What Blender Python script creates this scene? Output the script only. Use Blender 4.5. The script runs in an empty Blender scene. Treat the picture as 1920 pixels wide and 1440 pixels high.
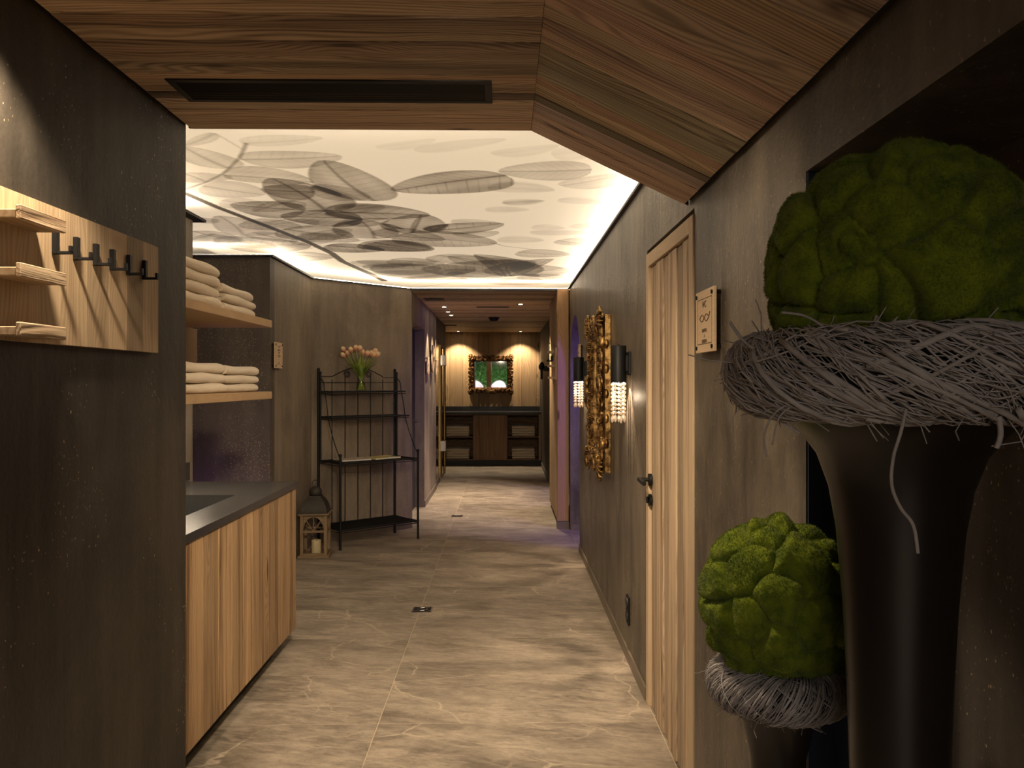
import bpy, bmesh, math, random
import numpy as np
from mathutils import Vector, Matrix, noise

random.seed(7)
D = bpy.data
SC = bpy.context.scene
COL = SC.collection
PI = math.pi

# ------------------------------------------------------------------ camera, world, exposure, lights
cam_d = D.cameras.new('camera'); cam = D.objects.new('camera', cam_d); COL.objects.link(cam)
cam.location = (0, 0, 1.47); cam.rotation_euler = (PI / 2, 0, math.radians(-1.0))
cam_d.sensor_width = 36; cam_d.lens = 1540 / 1920 * 36
cam_d.shift_x = -12 / 1920; cam_d.shift_y = -3 / 1920
cam_d.clip_start = .05; cam_d.clip_end = 60
SC.camera = cam
vs = SC.view_settings
vs.view_transform = 'Standard'; vs.look = 'None'; vs.gamma = 1.0; vs.use_curve_mapping = False
vs.exposure = 1.95
SC.cycles.max_bounces = 8; SC.cycles.diffuse_bounces = 5; SC.cycles.glossy_bounces = 4
SC.cycles.transmission_bounces = 6; SC.cycles.sample_clamp_indirect = 3.0
SC.cycles.transparent_max_bounces = 20; SC.cycles.caustics_reflective = False; SC.cycles.caustics_refractive = False
w = D.worlds.new('world'); SC.world = w; w.use_nodes = True
w.node_tree.nodes['Background'].inputs[0].default_value = (1, .8, .6, 1)
w.node_tree.nodes['Background'].inputs[1].default_value = 0.004

WARM = (1.0, .79, .55)
LEDC = (1.0, .85, .64)
PURPLE = (.20, .10, 1.0)
LED_STRENGTH = 23.0

def look(o, d):
    o.rotation_euler = Vector(d).to_track_quat('-Z', 'Y').to_euler()

def spot(loc, target, energy, deg, blend=.35, col=WARM, size=.02):
    l = D.lights.new('spot_light', 'SPOT'); l.energy = energy; l.color = col
    l.spot_size = math.radians(deg); l.spot_blend = blend; l.shadow_soft_size = size
    o = D.objects.new('spot_light', l); COL.objects.link(o); o.location = loc
    look(o, Vector(target) - Vector(loc)); return o

def area(loc, target, energy, sx, sy, col=WARM):
    l = D.lights.new('area_light', 'AREA'); l.energy = energy; l.color = col
    l.shape = 'RECTANGLE'; l.size = sx; l.size_y = sy
    o = D.objects.new('area_light', l); COL.objects.link(o); o.location = loc
    look(o, Vector(target) - Vector(loc)); return o

def point(loc, energy, col=WARM, size=.05):
    l = D.lights.new('point_light', 'POINT'); l.energy = energy; l.color = col; l.shadow_soft_size = size
    o = D.objects.new('point_light', l); COL.objects.link(o); o.location = loc; return o

# downlight over the coat board (just above the frame), then unseen fill spots added for brightness
spot((-.93, 1.70, 2.34), (-.99, 1.80, 1.3), 21, 98, .45, WARM, .045)
spot((-.10, 1.82, 2.33), (-.35, 5.3, 0), 110, 78, .9, WARM, .12)  # added fill, aimed forward at the far floor, rack and walls
spot((-.05, 1.75, 2.33), (-.05, 2.7, 0), 11, 96, .9)  # added fill for the near floor
spot((-.10, 1.80, 2.33), (.62, 2.22, 1.62), 9, 66, .9, WARM, .08)  # added to brighten the right wall by the sign
spot((-.16, 1.86, 2.33), (.50, 1.72, 1.03), 13, 30, .7, WARM, .06)  # added to brighten the smaller moss ball
spot((-.35, .3, 2.33), (-.35, .3, 0), 7, 80, .9)  # added ambient fill
# corridor downlights
for x, y in ((-.734, 10.10), (-.734, 10.77), (-.73, 11.36)):
    spot((x, y, 2.385), (x - .10, y, 0), 24, 62, .35)
spot((.196, 9.75, 2.385), (.196, 9.8, 0), 60, 90, .6)
for x in (-.83, .30):
    spot((x, 14.92, 2.385), (x, 15.06, 0), 26, 104, .55)
# sconce lamps
for y in (4.299, 6.60):
    spot((.600, y, 1.54), (.640, y, .6), 18.0, 80, .5, (1, .74, .50), .012)
    point((.580, y, 1.395), .25, (1, .78, .54), .012)
# purple light in the arched room, in the passage on the left and in the opening on the right
area((1.45, 6.75, 1.9), (1.15, 8.2, 1.0), 5.5, .4, .4, PURPLE)
area((1.9, 10.6, 1.5), (.5, 10.6, .0), 2.4, .6, .6, PURPLE)
area((-2.2, 5.85, .06), (-2.1, 6.155, .75), .75, .7, .1, (.50, .22, .85))
# LED line under the lower towel shelf
area((-1.70, 3.9, 1.372), (-1.72, 3.9, 0), 1.8, .012, 1.5, WARM)
# lounge behind the camera: unseen light, set to brighten wreath and vase fronts too
area((-.6, -4.2, 2.45), (-.6, -4.2, 0), 46, 1.6, 1.2, (1.0, .90, .80))

# ------------------------------------------------------------------ helpers
def mesh_obj(name, bm, mat, parent=None, M=None, smooth=False, angle=38):
    me = D.meshes.new(name)
    bmesh.ops.recalc_face_normals(bm, faces=bm.faces[:])
    bm.to_mesh(me); bm.free()
    return link(name, me, mat, parent, M, smooth, angle)

def link(name, me, mat, parent=None, M=None, smooth=False, angle=38):
    if mat is not None and not me.materials: me.materials.append(mat)
    if smooth:
        me.polygons.foreach_set('use_smooth', [True] * len(me.polygons))
        if angle < 180: me.set_sharp_from_angle(angle=math.radians(angle))
    o = D.objects.new(name, me); COL.objects.link(o)
    if parent is not None: o.parent = parent
    if M is not None: o.matrix_basis = M
    return o

def tag(o, label, cat, group=None, kind=None):
    o['label'] = label; o['category'] = cat
    if group: o['group'] = group
    if kind: o['kind'] = kind
    return o

def thing(name, label, cat, loc=(0, 0, 0), rz=0, group=None, kind=None):
    o = D.objects.new(name, None); COL.objects.link(o)
    o.empty_display_size = .05
    o.location = loc; o.rotation_euler = (0, 0, rz)
    return tag(o, label, cat, group, kind)

def dup(root, loc, rz, label=None, group=None):
    r = root.copy(); COL.objects.link(r); r.location = loc; r.rotation_euler = (0, 0, rz)
    if label: r['label'] = label
    if group: r['group'] = group
    for ch in list(root.children):
        c = ch.copy(); COL.objects.link(c); c.parent = r
        for g in list(ch.children):
            d = g.copy(); COL.objects.link(d); d.parent = c
    return r

def struct(o, label, cat): return tag(o, label, cat, kind='structure')

def basis(o, x, y):
    x = Vector(x).normalized(); y = Vector(y).normalized(); z = x.cross(y)
    m = Matrix.Identity(4)
    for i in range(3):
        m[i][0] = x[i]; m[i][1] = y[i]; m[i][2] = z[i]; m[i][3] = o[i]
    return m

def box(bm, a, b, bev=0.0, seg=1):
    (x0, y0, z0), (x1, y1, z1) = a, b
    if x0 > x1: x0, x1 = x1, x0
    if y0 > y1: y0, y1 = y1, y0
    if z0 > z1: z0, z1 = z1, z0
    v = [bm.verts.new(p) for p in ((x0, y0, z0), (x1, y0, z0), (x1, y1, z0), (x0, y1, z0), (x0, y0, z1), (x1, y0, z1), (x1, y1, z1), (x0, y1, z1))]
    f = [bm.faces.new([v[i] for i in q]) for q in ((3, 2, 1, 0), (4, 5, 6, 7), (0, 1, 5, 4), (1, 2, 6, 5), (2, 3, 7, 6), (3, 0, 4, 7))]
    if bev > 0:
        e = list({e for q in f for e in q.edges})
        bmesh.ops.bevel(bm, geom=e, offset=bev, segments=seg, affect='EDGES', profile=.5)

def bx(a, b, bev=0.0, seg=1):
    bm = bmesh.new(); box(bm, a, b, bev, seg); return bm

def prism(bm, poly, z0, z1, bev=0.0):
    a = [bm.verts.new((p[0], p[1], z0)) for p in poly]; b = [bm.verts.new((p[0], p[1], z1)) for p in poly]
    f = [bm.faces.new(a[::-1]), bm.faces.new(b)]
    n = len(poly)
    for i in range(n): f.append(bm.faces.new((a[i], a[(i + 1) % n], b[(i + 1) % n], b[i])))
    if bev > 0:
        e = list({e for q in f for e in q.edges})
        bmesh.ops.bevel(bm, geom=e, offset=bev, segments=1, affect='EDGES')

def tube(bm, pts, r, n=8, radii=None, closed=False, cap=True):
    pts = [Vector(p) for p in pts]; m = len(pts)
    up = Vector((0, 0, 1)); rings = []; prev = None
    for i, p in enumerate(pts):
        if closed: t = pts[(i + 1) % m] - pts[i - 1]
        else: t = pts[min(i + 1, m - 1)] - pts[max(i - 1, 0)]
        if t.length < 1e-9: t = Vector((0, 0, 1))
        t.normalize()
        if prev is None:
            a = t.cross(up)
            if a.length < .05: a = t.cross(Vector((1, 0, 0)))
        else: a = prev - t * prev.dot(t)
        if a.length < 1e-6: a = t.orthogonal()
        a.normalize(); prev = a; b = t.cross(a)
        rr = radii[i] if radii else r
        rings.append([bm.verts.new(p + (a * math.cos(2 * PI * k / n) + b * math.sin(2 * PI * k / n)) * rr) for k in range(n)])
    for i in range(m if closed else m - 1):
        A, B_ = rings[i], rings[(i + 1) % m]
        for k in range(n): bm.faces.new((A[k], A[(k + 1) % n], B_[(k + 1) % n], B_[k]))
    if cap and not closed:
        bm.faces.new(rings[0][::-1]); bm.faces.new(rings[-1])

def lathe(bm, prof, n=32, c=(0, 0, 0), fn=None):
    rings = []
    for r, z in prof:
        if r < 1e-6: rings.append([bm.verts.new((c[0], c[1], c[2] + z))]); continue
        rg = []
        for k in range(n):
            a = 2 * PI * k / n; q = r * (fn(a, z) if fn else 1)
            rg.append(bm.verts.new((c[0] + q * math.cos(a), c[1] + q * math.sin(a), c[2] + z)))
        rings.append(rg)
    for A, B_ in zip(rings, rings[1:]):
        if len(A) == 1 and len(B_) == 1: continue
        for k in range(n):
            k2 = (k + 1) % n
            if len(A) == 1: bm.faces.new((A[0], B_[k2], B_[k]))
            elif len(B_) == 1: bm.faces.new((A[k], A[k2], B_[0]))
            else: bm.faces.new((A[k], A[k2], B_[k2], B_[k]))

def ball(bm, c, r, sub=2, sc=(1, 1, 1), rot=None):
    m = Matrix.Translation(c) @ (rot if rot else Matrix.Identity(4)) @ Matrix.Diagonal((sc[0], sc[1], sc[2], 1))
    bmesh.ops.create_icosphere(bm, subdivisions=sub, radius=r, matrix=m)

def cyl(bm, p, q, r, n=16): tube(bm, [p, q], r, n)

def arr_mesh(name, verts, faces, k):
    me = D.meshes.new(name); nv = len(verts); nf = len(faces)
    me.vertices.add(nv); me.vertices.foreach_set('co', np.asarray(verts, np.float32).ravel())
    me.loops.add(nf * k); me.loops.foreach_set('vertex_index', np.asarray(faces, np.int32).ravel())
    me.polygons.add(nf); me.polygons.foreach_set('loop_start', np.arange(0, nf * k, k, dtype=np.int32))
    me.update(calc_edges=True); return me

_fid = {}
def lettering(body, size, mat, parent, M, spacing=1.0):
    cu = D.curves.new('lettering', 'FONT'); cu.body = body; cu.size = size
    cu.align_x = 'CENTER'; cu.align_y = 'CENTER'; cu.extrude = .0004; cu.space_character = spacing
    t = D.objects.new('lettering', cu); COL.objects.link(t)
    bpy.context.view_layer.update()
    me = D.meshes.new_from_object(t.evaluated_get(bpy.context.evaluated_depsgraph_get()))
    D.objects.remove(t); D.curves.remove(cu)
    me.name = 'lettering'; me.materials.clear()
    return link('lettering', me, mat, parent, M)

# ------------------------------------------------------------------ materials
def mk(name):
    m = D.materials.new(name); m.use_nodes = True; m.node_tree.nodes.clear(); return m, m.node_tree

def nd(t, typ, ins=None, **pr):
    n = t.nodes.new(typ)
    for k, v in pr.items(): setattr(n, k, v)
    for k, v in (ins or {}).items():
        if isinstance(v, bpy.types.NodeSocket): t.links.new(v, n.inputs[k])
        else: n.inputs[k].default_value = v
    return n

def mt(t, op, a, b=0.0, c=0.0, clamp=False):
    return nd(t, 'ShaderNodeMath', {0: a, 1: b, 2: c}, operation=op, use_clamp=clamp).outputs[0]

def vm(t, op, a, b=(0, 0, 0)):
    return nd(t, 'ShaderNodeVectorMath', {0: a, 1: b}, operation=op).outputs[0]

def mix(t, f, a, b, mode='MIX'):
    n = nd(t, 'ShaderNodeMix', data_type='RGBA', blend_type=mode)
    for i, v in ((0, f), (6, a), (7, b)):
        if isinstance(v, bpy.types.NodeSocket): t.links.new(v, n.inputs[i])
        else: n.inputs[i].default_value = (*v, 1) if isinstance(v, tuple) and len(v) == 3 else v
    return n.outputs[2]

def ss(t, x, a, b):
    return nd(t, 'ShaderNodeMapRange', {0: x, 1: a, 2: b, 3: 0.0, 4: 1.0}, interpolation_type='SMOOTHSTEP').outputs[0]

def nz(t, vec, scale=1.0, detail=3.0, rough=.55, dist=0.0):
    return nd(t, 'ShaderNodeTexNoise', {'Vector': vec, 'Scale': scale, 'Detail': detail, 'Roughness': rough, 'Distortion': dist}).outputs[0]

def out(t, bsdf): nd(t, 'ShaderNodeOutputMaterial', {0: bsdf})

def pb(t, **k):
    names = {'col': 'Base Color', 'rough': 'Roughness', 'metal': 'Metallic', 'nor': 'Normal', 'trans': 'Transmission Weight', 'ior': 'IOR',
             'coat': 'Coat Weight', 'sheen': 'Sheen Weight', 'ec': 'Emission Color', 'es': 'Emission Strength', 'alpha': 'Alpha', 'spec': 'Specular IOR Level', 'sss': 'Subsurface Weight'}
    n = nd(t, 'ShaderNodeBsdfPrincipled')
    for a, v in k.items():
        i = n.inputs[names[a]]
        if isinstance(v, bpy.types.NodeSocket): t.links.new(v, i)
        else: i.default_value = (*v, 1) if isinstance(v, tuple) and len(v) == 3 else v
    return n.outputs[0]

def bump(t, h, s=.3, d=.01): return nd(t, 'ShaderNodeBump', {'Height': h, 'Strength': s, 'Distance': d}).outputs[0]

def plain(name, col, rough=.5, metal=0.0, var=.15, scale=20, bmp=.1, **k):
    m, t = mk(name)
    tc = nd(t, 'ShaderNodeTexCoord').outputs['Object']
    n = nz(t, tc, scale, 4)
    c = mix(t, n, tuple(x * (1 - var) for x in col), tuple(min(1, x * (1 + var)) for x in col))
    out(t, pb(t, col=c, rough=rough, metal=metal, nor=bump(t, n, bmp, .003), **k)); return m

def wood(name, light, dark, rough=.62, knot=1.0, ring=1.0, vary=.5, streak=1.0, bmp=.35, kgate=.58):
    """grain runs along local X of each object; random offset and tint (object colour) per board"""
    m, t = mk(name)
    tc = nd(t, 'ShaderNodeTexCoord').outputs['Object']
    oi = nd(t, 'ShaderNodeObjectInfo'); rnd = oi.outputs['Random']
    off = nd(t, 'ShaderNodeCombineXYZ', {0: mt(t, 'MULTIPLY', rnd, 57.3), 1: mt(t, 'MULTIPLY', rnd, 23.7), 2: mt(t, 'MULTIPLY', rnd, 91.1)}).outputs[0]
    v = vm(t, 'ADD', tc, off)
    vo = nd(t, 'ShaderNodeTexVoronoi', {'Vector': vm(t, 'MULTIPLY', v, (2.1, 8.5, 6.0)), 'Scale': 1.0})
    kd, kc = vo.outputs['Distance'], vo.outputs['Color']
    gate = mt(t, 'GREATER_THAN', nd(t, 'ShaderNodeSeparateColor', {0: kc}).outputs[0], kgate)
    kn = mt(t, 'MULTIPLY', mt(t, 'SUBTRACT', 1.0, ss(t, kd, .05, .17)), gate)
    kfall = mt(t, 'MULTIPLY', mt(t, 'SUBTRACT', 1.0, ss(t, kd, .0, .6)), gate)
    warp = nz(t, vm(t, 'MULTIPLY', v, (.9, 4.5, 4.5)), 1.0, 2)
    y = nd(t, 'ShaderNodeSeparateXYZ', {0: v}).outputs[1]
    ph = mt(t, 'ADD', mt(t, 'ADD', y, mt(t, 'MULTIPLY', warp, .22)), mt(t, 'MULTIPLY', kfall, .050))
    r0 = mt(t, 'MULTIPLY_ADD', mt(t, 'SINE', mt(t, 'MULTIPLY', ph, 430.0)), .5, .5)
    fine = nz(t, vm(t, 'MULTIPLY', v, (5.0, 260.0, 200.0)), 1.0, 3)
    st = nz(t, vm(t, 'MULTIPLY', v, (.55, 13.0, 13.0)), 1.0, 5, .65, .3)
    st2 = nz(t, vm(t, 'MULTIPLY', v, (1.6, 45.0, 45.0)), 1.0, 4, .6, .2)
    f = mt(t, 'MULTIPLY', mt(t, 'POWER', r0, 1.6), .42 * ring)
    f = mt(t, 'ADD', f, mt(t, 'MULTIPLY', ss(t, st, .42, .72), .55 * streak))
    f = mt(t, 'ADD', f, mt(t, 'MULTIPLY', ss(t, st2, .50, .80), .38 * streak))
    f = mt(t, 'ADD', f, mt(t, 'MULTIPLY', mt(t, 'SUBTRACT', fine, .5), .35), clamp=True)
    c = mix(t, f, light, dark)
    c = mix(t, mt(t, 'MULTIPLY', kn, .85 * knot), c, tuple(x * .22 for x in dark))
    val = mt(t, 'MULTIPLY_ADD', rnd, vary, 1.0 - vary * .5)
    c = mix(t, 1.0, c, oi.outputs['Color'], 'MULTIPLY')
    hv = nd(t, 'ShaderNodeHueSaturation', {'Color': c, 'Value': val, 'Saturation': 1.0, 'Hue': .5})
    h = mt(t, 'SUBTRACT', mt(t, 'MULTIPLY', fine, .6), mt(t, 'ADD', f, kn))
    out(t, pb(t, col=hv.outputs[0], rough=rough, nor=bump(t, h, bmp, .003), spec=.35)); return m

def stucco(name, lo, hi, fleck=1.0, rough=.58, big_s=1.0):
    m, t = mk(name)
    p = nd(t, 'ShaderNodeNewGeometry').outputs['Position']
    big = nz(t, vm(t, 'MULTIPLY', p, (1.6 * big_s, 1.6 * big_s, .9 * big_s)), 1.0, 6, .62, .5)
    streak = nz(t, vm(t, 'MULTIPLY', p, (11, 11, 1.3)), 1.0, 4, .6, .2)
    gr = nz(t, p, 55.0, 4)
    f = mt(t, 'ADD', mt(t, 'MULTIPLY', ss(t, big, .36, .66), .65), mt(t, 'MULTIPLY', ss(t, streak, .3, .75), .45))
    c = mix(t, f, lo, hi)
    c = mix(t, mt(t, 'MULTIPLY', gr, .35), c, tuple(x * .55 for x in lo))
    pw = vm(t, 'ADD', p, vm(t, 'MULTIPLY', nd(t, 'ShaderNodeTexNoise', {'Vector': p, 'Scale': 160.0, 'Detail': 2.0}).outputs['Color'], (.006, .006, .009)))
    vo = nd(t, 'ShaderNodeTexVoronoi', {'Vector': vm(t, 'MULTIPLY', pw, (125, 125, 80)), 'Scale': 1.0})
    g = nd(t, 'ShaderNodeSeparateColor', {0: vo.outputs['Color']}).outputs
    clus = nz(t, vm(t, 'MULTIPLY', p, (3.2, 3.2, 2.2)), 1.0, 3)
    th = mt(t, 'MULTIPLY', ss(t, clus, .36, .66), .55 * fleck)
    on = mt(t, 'LESS_THAN', g[0], th)
    rad = mt(t, 'MULTIPLY_ADD', g[1], .26, .10)
    dot = mt(t, 'MULTIPLY', on, mt(t, 'LESS_THAN', vo.outputs['Distance'], rad))
    gold = mix(t, g[2], (.16, .12, .065), (.52, .41, .25))
    c = mix(t, mt(t, 'MULTIPLY', dot, .85), c, gold)
    h = mt(t, 'ADD', mt(t, 'MULTIPLY', big, 1.2), mt(t, 'ADD', mt(t, 'MULTIPLY', streak, .35), mt(t, 'ADD', mt(t, 'MULTIPLY', gr, .25), mt(t, 'MULTIPLY', dot, -.3))))
    out(t, pb(t, col=c, rough=rough, nor=bump(t, h, .35, .02), spec=.4)); return m

def emit(name, col, s):
    m, t = mk(name)
    out(t, nd(t, 'ShaderNodeEmission', {0: (*col, 1), 1: s}).outputs[0]); return m

M_CEIL = wood('reclaimed_plank_wood', (.70, .55, .405), (.165, .110, .072), vary=.35, ring=1.3, streak=1.15, kgate=.42)
M_FRONT = wood('reclaimed_front_wood', (.50, .335, .185), (.135, .070, .030), vary=.22, streak=1.45, ring=.75, bmp=.5, kgate=.36)
M_DOOR = wood('reclaimed_door_wood', (.58, .44, .295), (.19, .12, .068), vary=.22, streak=1.5, ring=.8, bmp=.7, kgate=.5)
M_OAK = wood('pale_oak_wood', (.56, .42, .27), (.28, .185, .105), knot=.9, vary=.34, streak=.75, ring=.8, bmp=.15)
M_FRAME = wood('smooth_frame_wood', (.56, .42, .275), (.43, .31, .185), knot=0.0, vary=.1, streak=.35, ring=.5, bmp=.1)
M_SHELF = wood('shelf_wood', (.44, .30, .17), (.31, .195, .10), knot=.0, vary=.12, streak=.35, ring=.5, bmp=.1)
M_END = wood('end_wall_wood', (.54, .37, .20), (.20, .115, .052), vary=.25, ring=1.1, streak=.6)
M_ENDCAB = wood('dark_cabinet_wood', (.30, .19, .11), (.10, .055, .03), vary=.3)
M_POST = wood('post_wood', (.46, .28, .145), (.26, .14, .065), vary=.1, knot=1.0, streak=.4)
M_WALL = stucco('dark_stucco', (.022, .018, .014), (.084, .070, .054))
M_WALLR = stucco('brown_stucco', (.066, .053, .039), (.215, .175, .128), fleck=.45, rough=.46, big_s=2.0)
M_WALLC = stucco('grey_stucco', (.160, .130, .098), (.350, .286, .212), fleck=.8, big_s=1.5)
M_PASS = stucco('flecked_stucco', (.075, .061, .048), (.150, .122, .098), fleck=1.5)
M_BLACK = plain('black_powder_metal', (.007, .007, .0075), .5, spec=.3)
M_SOOT = plain('black_void', (.006, .006, .006), .9)
M_STONE = plain('black_stone_worktop', (.030, .029, .028), .26, var=.35, scale=60, bmp=.03)
M_STONE2 = plain('far_black_stone', (.010, .010, .010), .35, spec=.3)
M_SINK = plain('black_sink', (.008, .008, .008), .8, spec=.1)
M_TRIM = plain('dark_trim', (.018, .016, .014), .55)
M_GROUT = plain('grout', (.56, .45, .32), .9)
M_BASEB = plain('stone_baseboard', (.17, .135, .098), .5, var=.25, scale=14)
M_CHROME = plain('brushed_chrome', (.62, .60, .57), .22, 1.0, var=.05)
M_BRASS = plain('brass', (.42, .29, .12), .35, 1.0)
M_WHITE = plain('white_paint', (.80, .76, .70), .7, var=.03)
M_TOWEL = plain('cream_terry', (.72, .61, .46), .95, var=.10, scale=220, bmp=.8, sheen=.3)
M_VASE = plain('bronze_black_glaze', (.016, .012, .010), .34, var=.4, scale=6, bmp=.03)
M_INK = plain('burnt_lettering', (.11, .065, .03), .8)
M_LEDM = emit('led_glow', LEDC, LED_STRENGTH)
M_LAMP = emit('lamp_glow', (1, .84, .62), 9.0)
M_NAVY = plain('navy_wall', (.012, .018, .045), .7)
M_PALE = plain('pale_upholstery', (.36, .34, .39), .8)

def floor_mat():
    m, t = mk('stone_tile')
    p = nd(t, 'ShaderNodeNewGeometry').outputs['Position']
    rnd = nd(t, 'ShaderNodeObjectInfo').outputs['Random']
    off = nd(t, 'ShaderNodeCombineXYZ', {0: mt(t, 'MULTIPLY', rnd, 41), 1: mt(t, 'MULTIPLY', rnd, 17), 2: mt(t, 'MULTIPLY', rnd, 29)}).outputs[0]
    v = vm(t, 'ADD', p, off)
    vr = nd(t, 'ShaderNodeVectorRotate', {'Vector': v, 'Angle': .22}, rotation_type='Z_AXIS').outputs[0]
    cloud = nz(t, vm(t, 'MULTIPLY', vr, (1.5, 2.8, 1)), 1.0, 7, .66, .8)
    stq = nz(t, vm(t, 'MULTIPLY', vr, (4.5, 15.0, 1)), 1.0, 7, .72, .9)
    fine = nz(t, vm(t, 'MULTIPLY', vr, (22.0, 75.0, 1)), 1.0, 4, .65)
    f = mt(t, 'ADD', mt(t, 'MULTIPLY', ss(t, cloud, .34, .66), .50), mt(t, 'MULTIPLY', ss(t, stq, .34, .68), .5))
    f = mt(t, 'ADD', f, mt(t, 'MULTIPLY', mt(t, 'SUBTRACT', fine, .5), .75), clamp=True)
    c = mix(t, f, (.128, .104, .079), (.430, .362, .284))
    wv = vm(t, 'ADD', vm(t, 'MULTIPLY', v, (1.1, 1.7, 1)), vm(t, 'MULTIPLY', nd(t, 'ShaderNodeTexNoise', {'Vector': v, 'Scale': 2.6, 'Detail': 4.0}).outputs['Color'], (.5, .5, 0)))
    ve = nd(t, 'ShaderNodeTexVoronoi', {'Vector': wv, 'Scale': 1.0}, feature='DISTANCE_TO_EDGE').outputs[0]
    msk = ss(t, nz(t, v, 1.8, 2), .40, .56)
    vein = mt(t, 'MULTIPLY', mt(t, 'SUBTRACT', 1.0, ss(t, ve, .0, .010)), msk)
    c = mix(t, mt(t, 'MULTIPLY', vein, .6), c, (.58, .49, .37))
    wv2 = vm(t, 'ADD', vm(t, 'MULTIPLY', vr, (1.6, 3.4, 1)), vm(t, 'MULTIPLY', nd(t, 'ShaderNodeTexNoise', {'Vector': v, 'Scale': 5.0, 'Detail': 5.0}).outputs['Color'], (.7, .7, 0)))
    ve2 = nd(t, 'ShaderNodeTexVoronoi', {'Vector': wv2, 'Scale': 1.0}, feature='DISTANCE_TO_EDGE').outputs[0]
    vein2 = mt(t, 'MULTIPLY', mt(t, 'SUBTRACT', 1.0, ss(t, ve2, .0, .030)), ss(t, nz(t, v, 2.6, 3), .46, .64))
    c = mix(t, mt(t, 'MULTIPLY', vein2, .32), c, (.55, .46, .35))
    sp = nz(t, vm(t, 'MULTIPLY', vr, (40.0, 130.0, 1)), 1.0, 3, .6)
    c = mix(t, mt(t, 'MULTIPLY', ss(t, sp, .52, .70), .30), c, (.11, .085, .06))
    out(t, pb(t, col=c, rough=mt(t, 'MULTIPLY_ADD', f, .15, .42), nor=bump(t, mt(t, 'ADD', stq, fine), .14, .004), spec=.4)); return m
M_TILE = floor_mat()

def gold_mat(name, a, b, r=.34):
    m, t = mk(name)
    p = nd(t, 'ShaderNodeTexCoord').outputs['Object']
    n = nz(t, p, 28, 5); n2 = nz(t, p, 110, 3)
    c = mix(t, ss(t, n, .35, .65), a, b)
    out(t, pb(t, col=c, rough=mt(t, 'MULTIPLY_ADD', n, .25, r - .1), metal=.9, nor=bump(t, mt(t, 'ADD', n, n2), .35, .004))); return m
M_GOLD = gold_mat('antique_gilding', (.11, .055, .018), (.50, .31, .11))
M_GOLDD = gold_mat('dark_gilding', (.060, .030, .014), (.24, .125, .045), .4)

def glass_mat(name, col=(1, 1, 1), rough=.0, ior=1.45):
    m, t = mk(name)
    out(t, pb(t, col=col, rough=rough, trans=1.0, ior=ior)); return m
def thin_glass(name, col, tint=0.0):
    m, t = mk(name)
    f = mt(t, 'MULTIPLY', nd(t, 'ShaderNodeFresnel', {0: 1.45}).outputs[0], mt(t, 'SUBTRACT', 1.0, nd(t, 'ShaderNodeNewGeometry').outputs['Backfacing']))
    tr = nd(t, 'ShaderNodeBsdfTransparent', {0: (*col, 1)}).outputs[0]
    gl = nd(t, 'ShaderNodeBsdfGlossy', {0: (1, 1, 1, 1), 1: .03}).outputs[0]
    out(t, nd(t, 'ShaderNodeMixShader', {0: f, 1: tr, 2: gl}).outputs[0]); return m
M_GLASS = thin_glass('clear_glass', (.93, .96, .92))
M_TINT = glass_mat('smoked_glass', (.30, .27, .22))
M_WATER = thin_glass('water', (.90, .88, .66))

def mirror_mat():
    m, t = mk('mirror_silver')
    out(t, pb(t, col=(.85, .86, .86), metal=1.0, rough=.02)); return m
M_MIRROR = mirror_mat()

def crystal_mat():
    m, t = mk('cut_crystal')
    tr = nd(t, 'ShaderNodeBsdfTranslucent', {0: (.95, .85, .72, 1)}).outputs[0]
    gl = pb(t, col=(.95, .9, .84), rough=.08, trans=.35, ior=1.5)
    out(t, nd(t, 'ShaderNodeMixShader', {0: .45, 1: tr, 2: gl}).outputs[0]); return m
M_CRYSTAL = crystal_mat()

def moss_mat():
    m, t = mk('moss')
    p = nd(t, 'ShaderNodeTexCoord').outputs['Object']
    n = nz(t, p, 26, 4); n2 = nz(t, p, 240, 2)
    c = mix(t, ss(t, n, .3, .7), (.076, .114, .007), (.192, .240, .013))
    c = mix(t, mt(t, 'MULTIPLY', ss(t, n2, .4, .8), .5), c, (.20, .24, .02))
    out(t, pb(t, col=c, rough=.95, spec=.1, sheen=.15)); return m
M_MOSS = moss_mat()

def twig_mat():
    m, t = mk('grey_twig')
    p = nd(t, 'ShaderNodeTexCoord').outputs['Object']
    rnd = nd(t, 'ShaderNodeObjectInfo').outputs['Random']
    n = nz(t, p, 60, 4)
    f = mt(t, 'MULTIPLY_ADD', n, .7, mt(t, 'MULTIPLY', rnd, .3), clamp=True)
    c = mix(t, f, (.22, .19, .175), (.62, .58, .56))
    out(t, pb(t, col=c, rough=.85, nor=bump(t, n, .5, .003))); return m
M_TWIG = twig_mat()
# ------------------------------------------------------------------ structure
def plank(name, mat, parent, M, L, W, T, bev=.0015, tint=None, poly=None):
    bm = bmesh.new()
    if poly: prism(bm, poly, 0, T, bev)
    else: box(bm, (0, 0, 0), (L, W, T), bev)
    o = mesh_obj(name, bm, mat, parent, M)
    if tint: o.color = (*tint, 1) if isinstance(tint, tuple) else (tint, tint, tint, 1)
    return o

X_R, X_L, Z_T, Z_P = .66, -1.11, 2.42, 2.50

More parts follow.
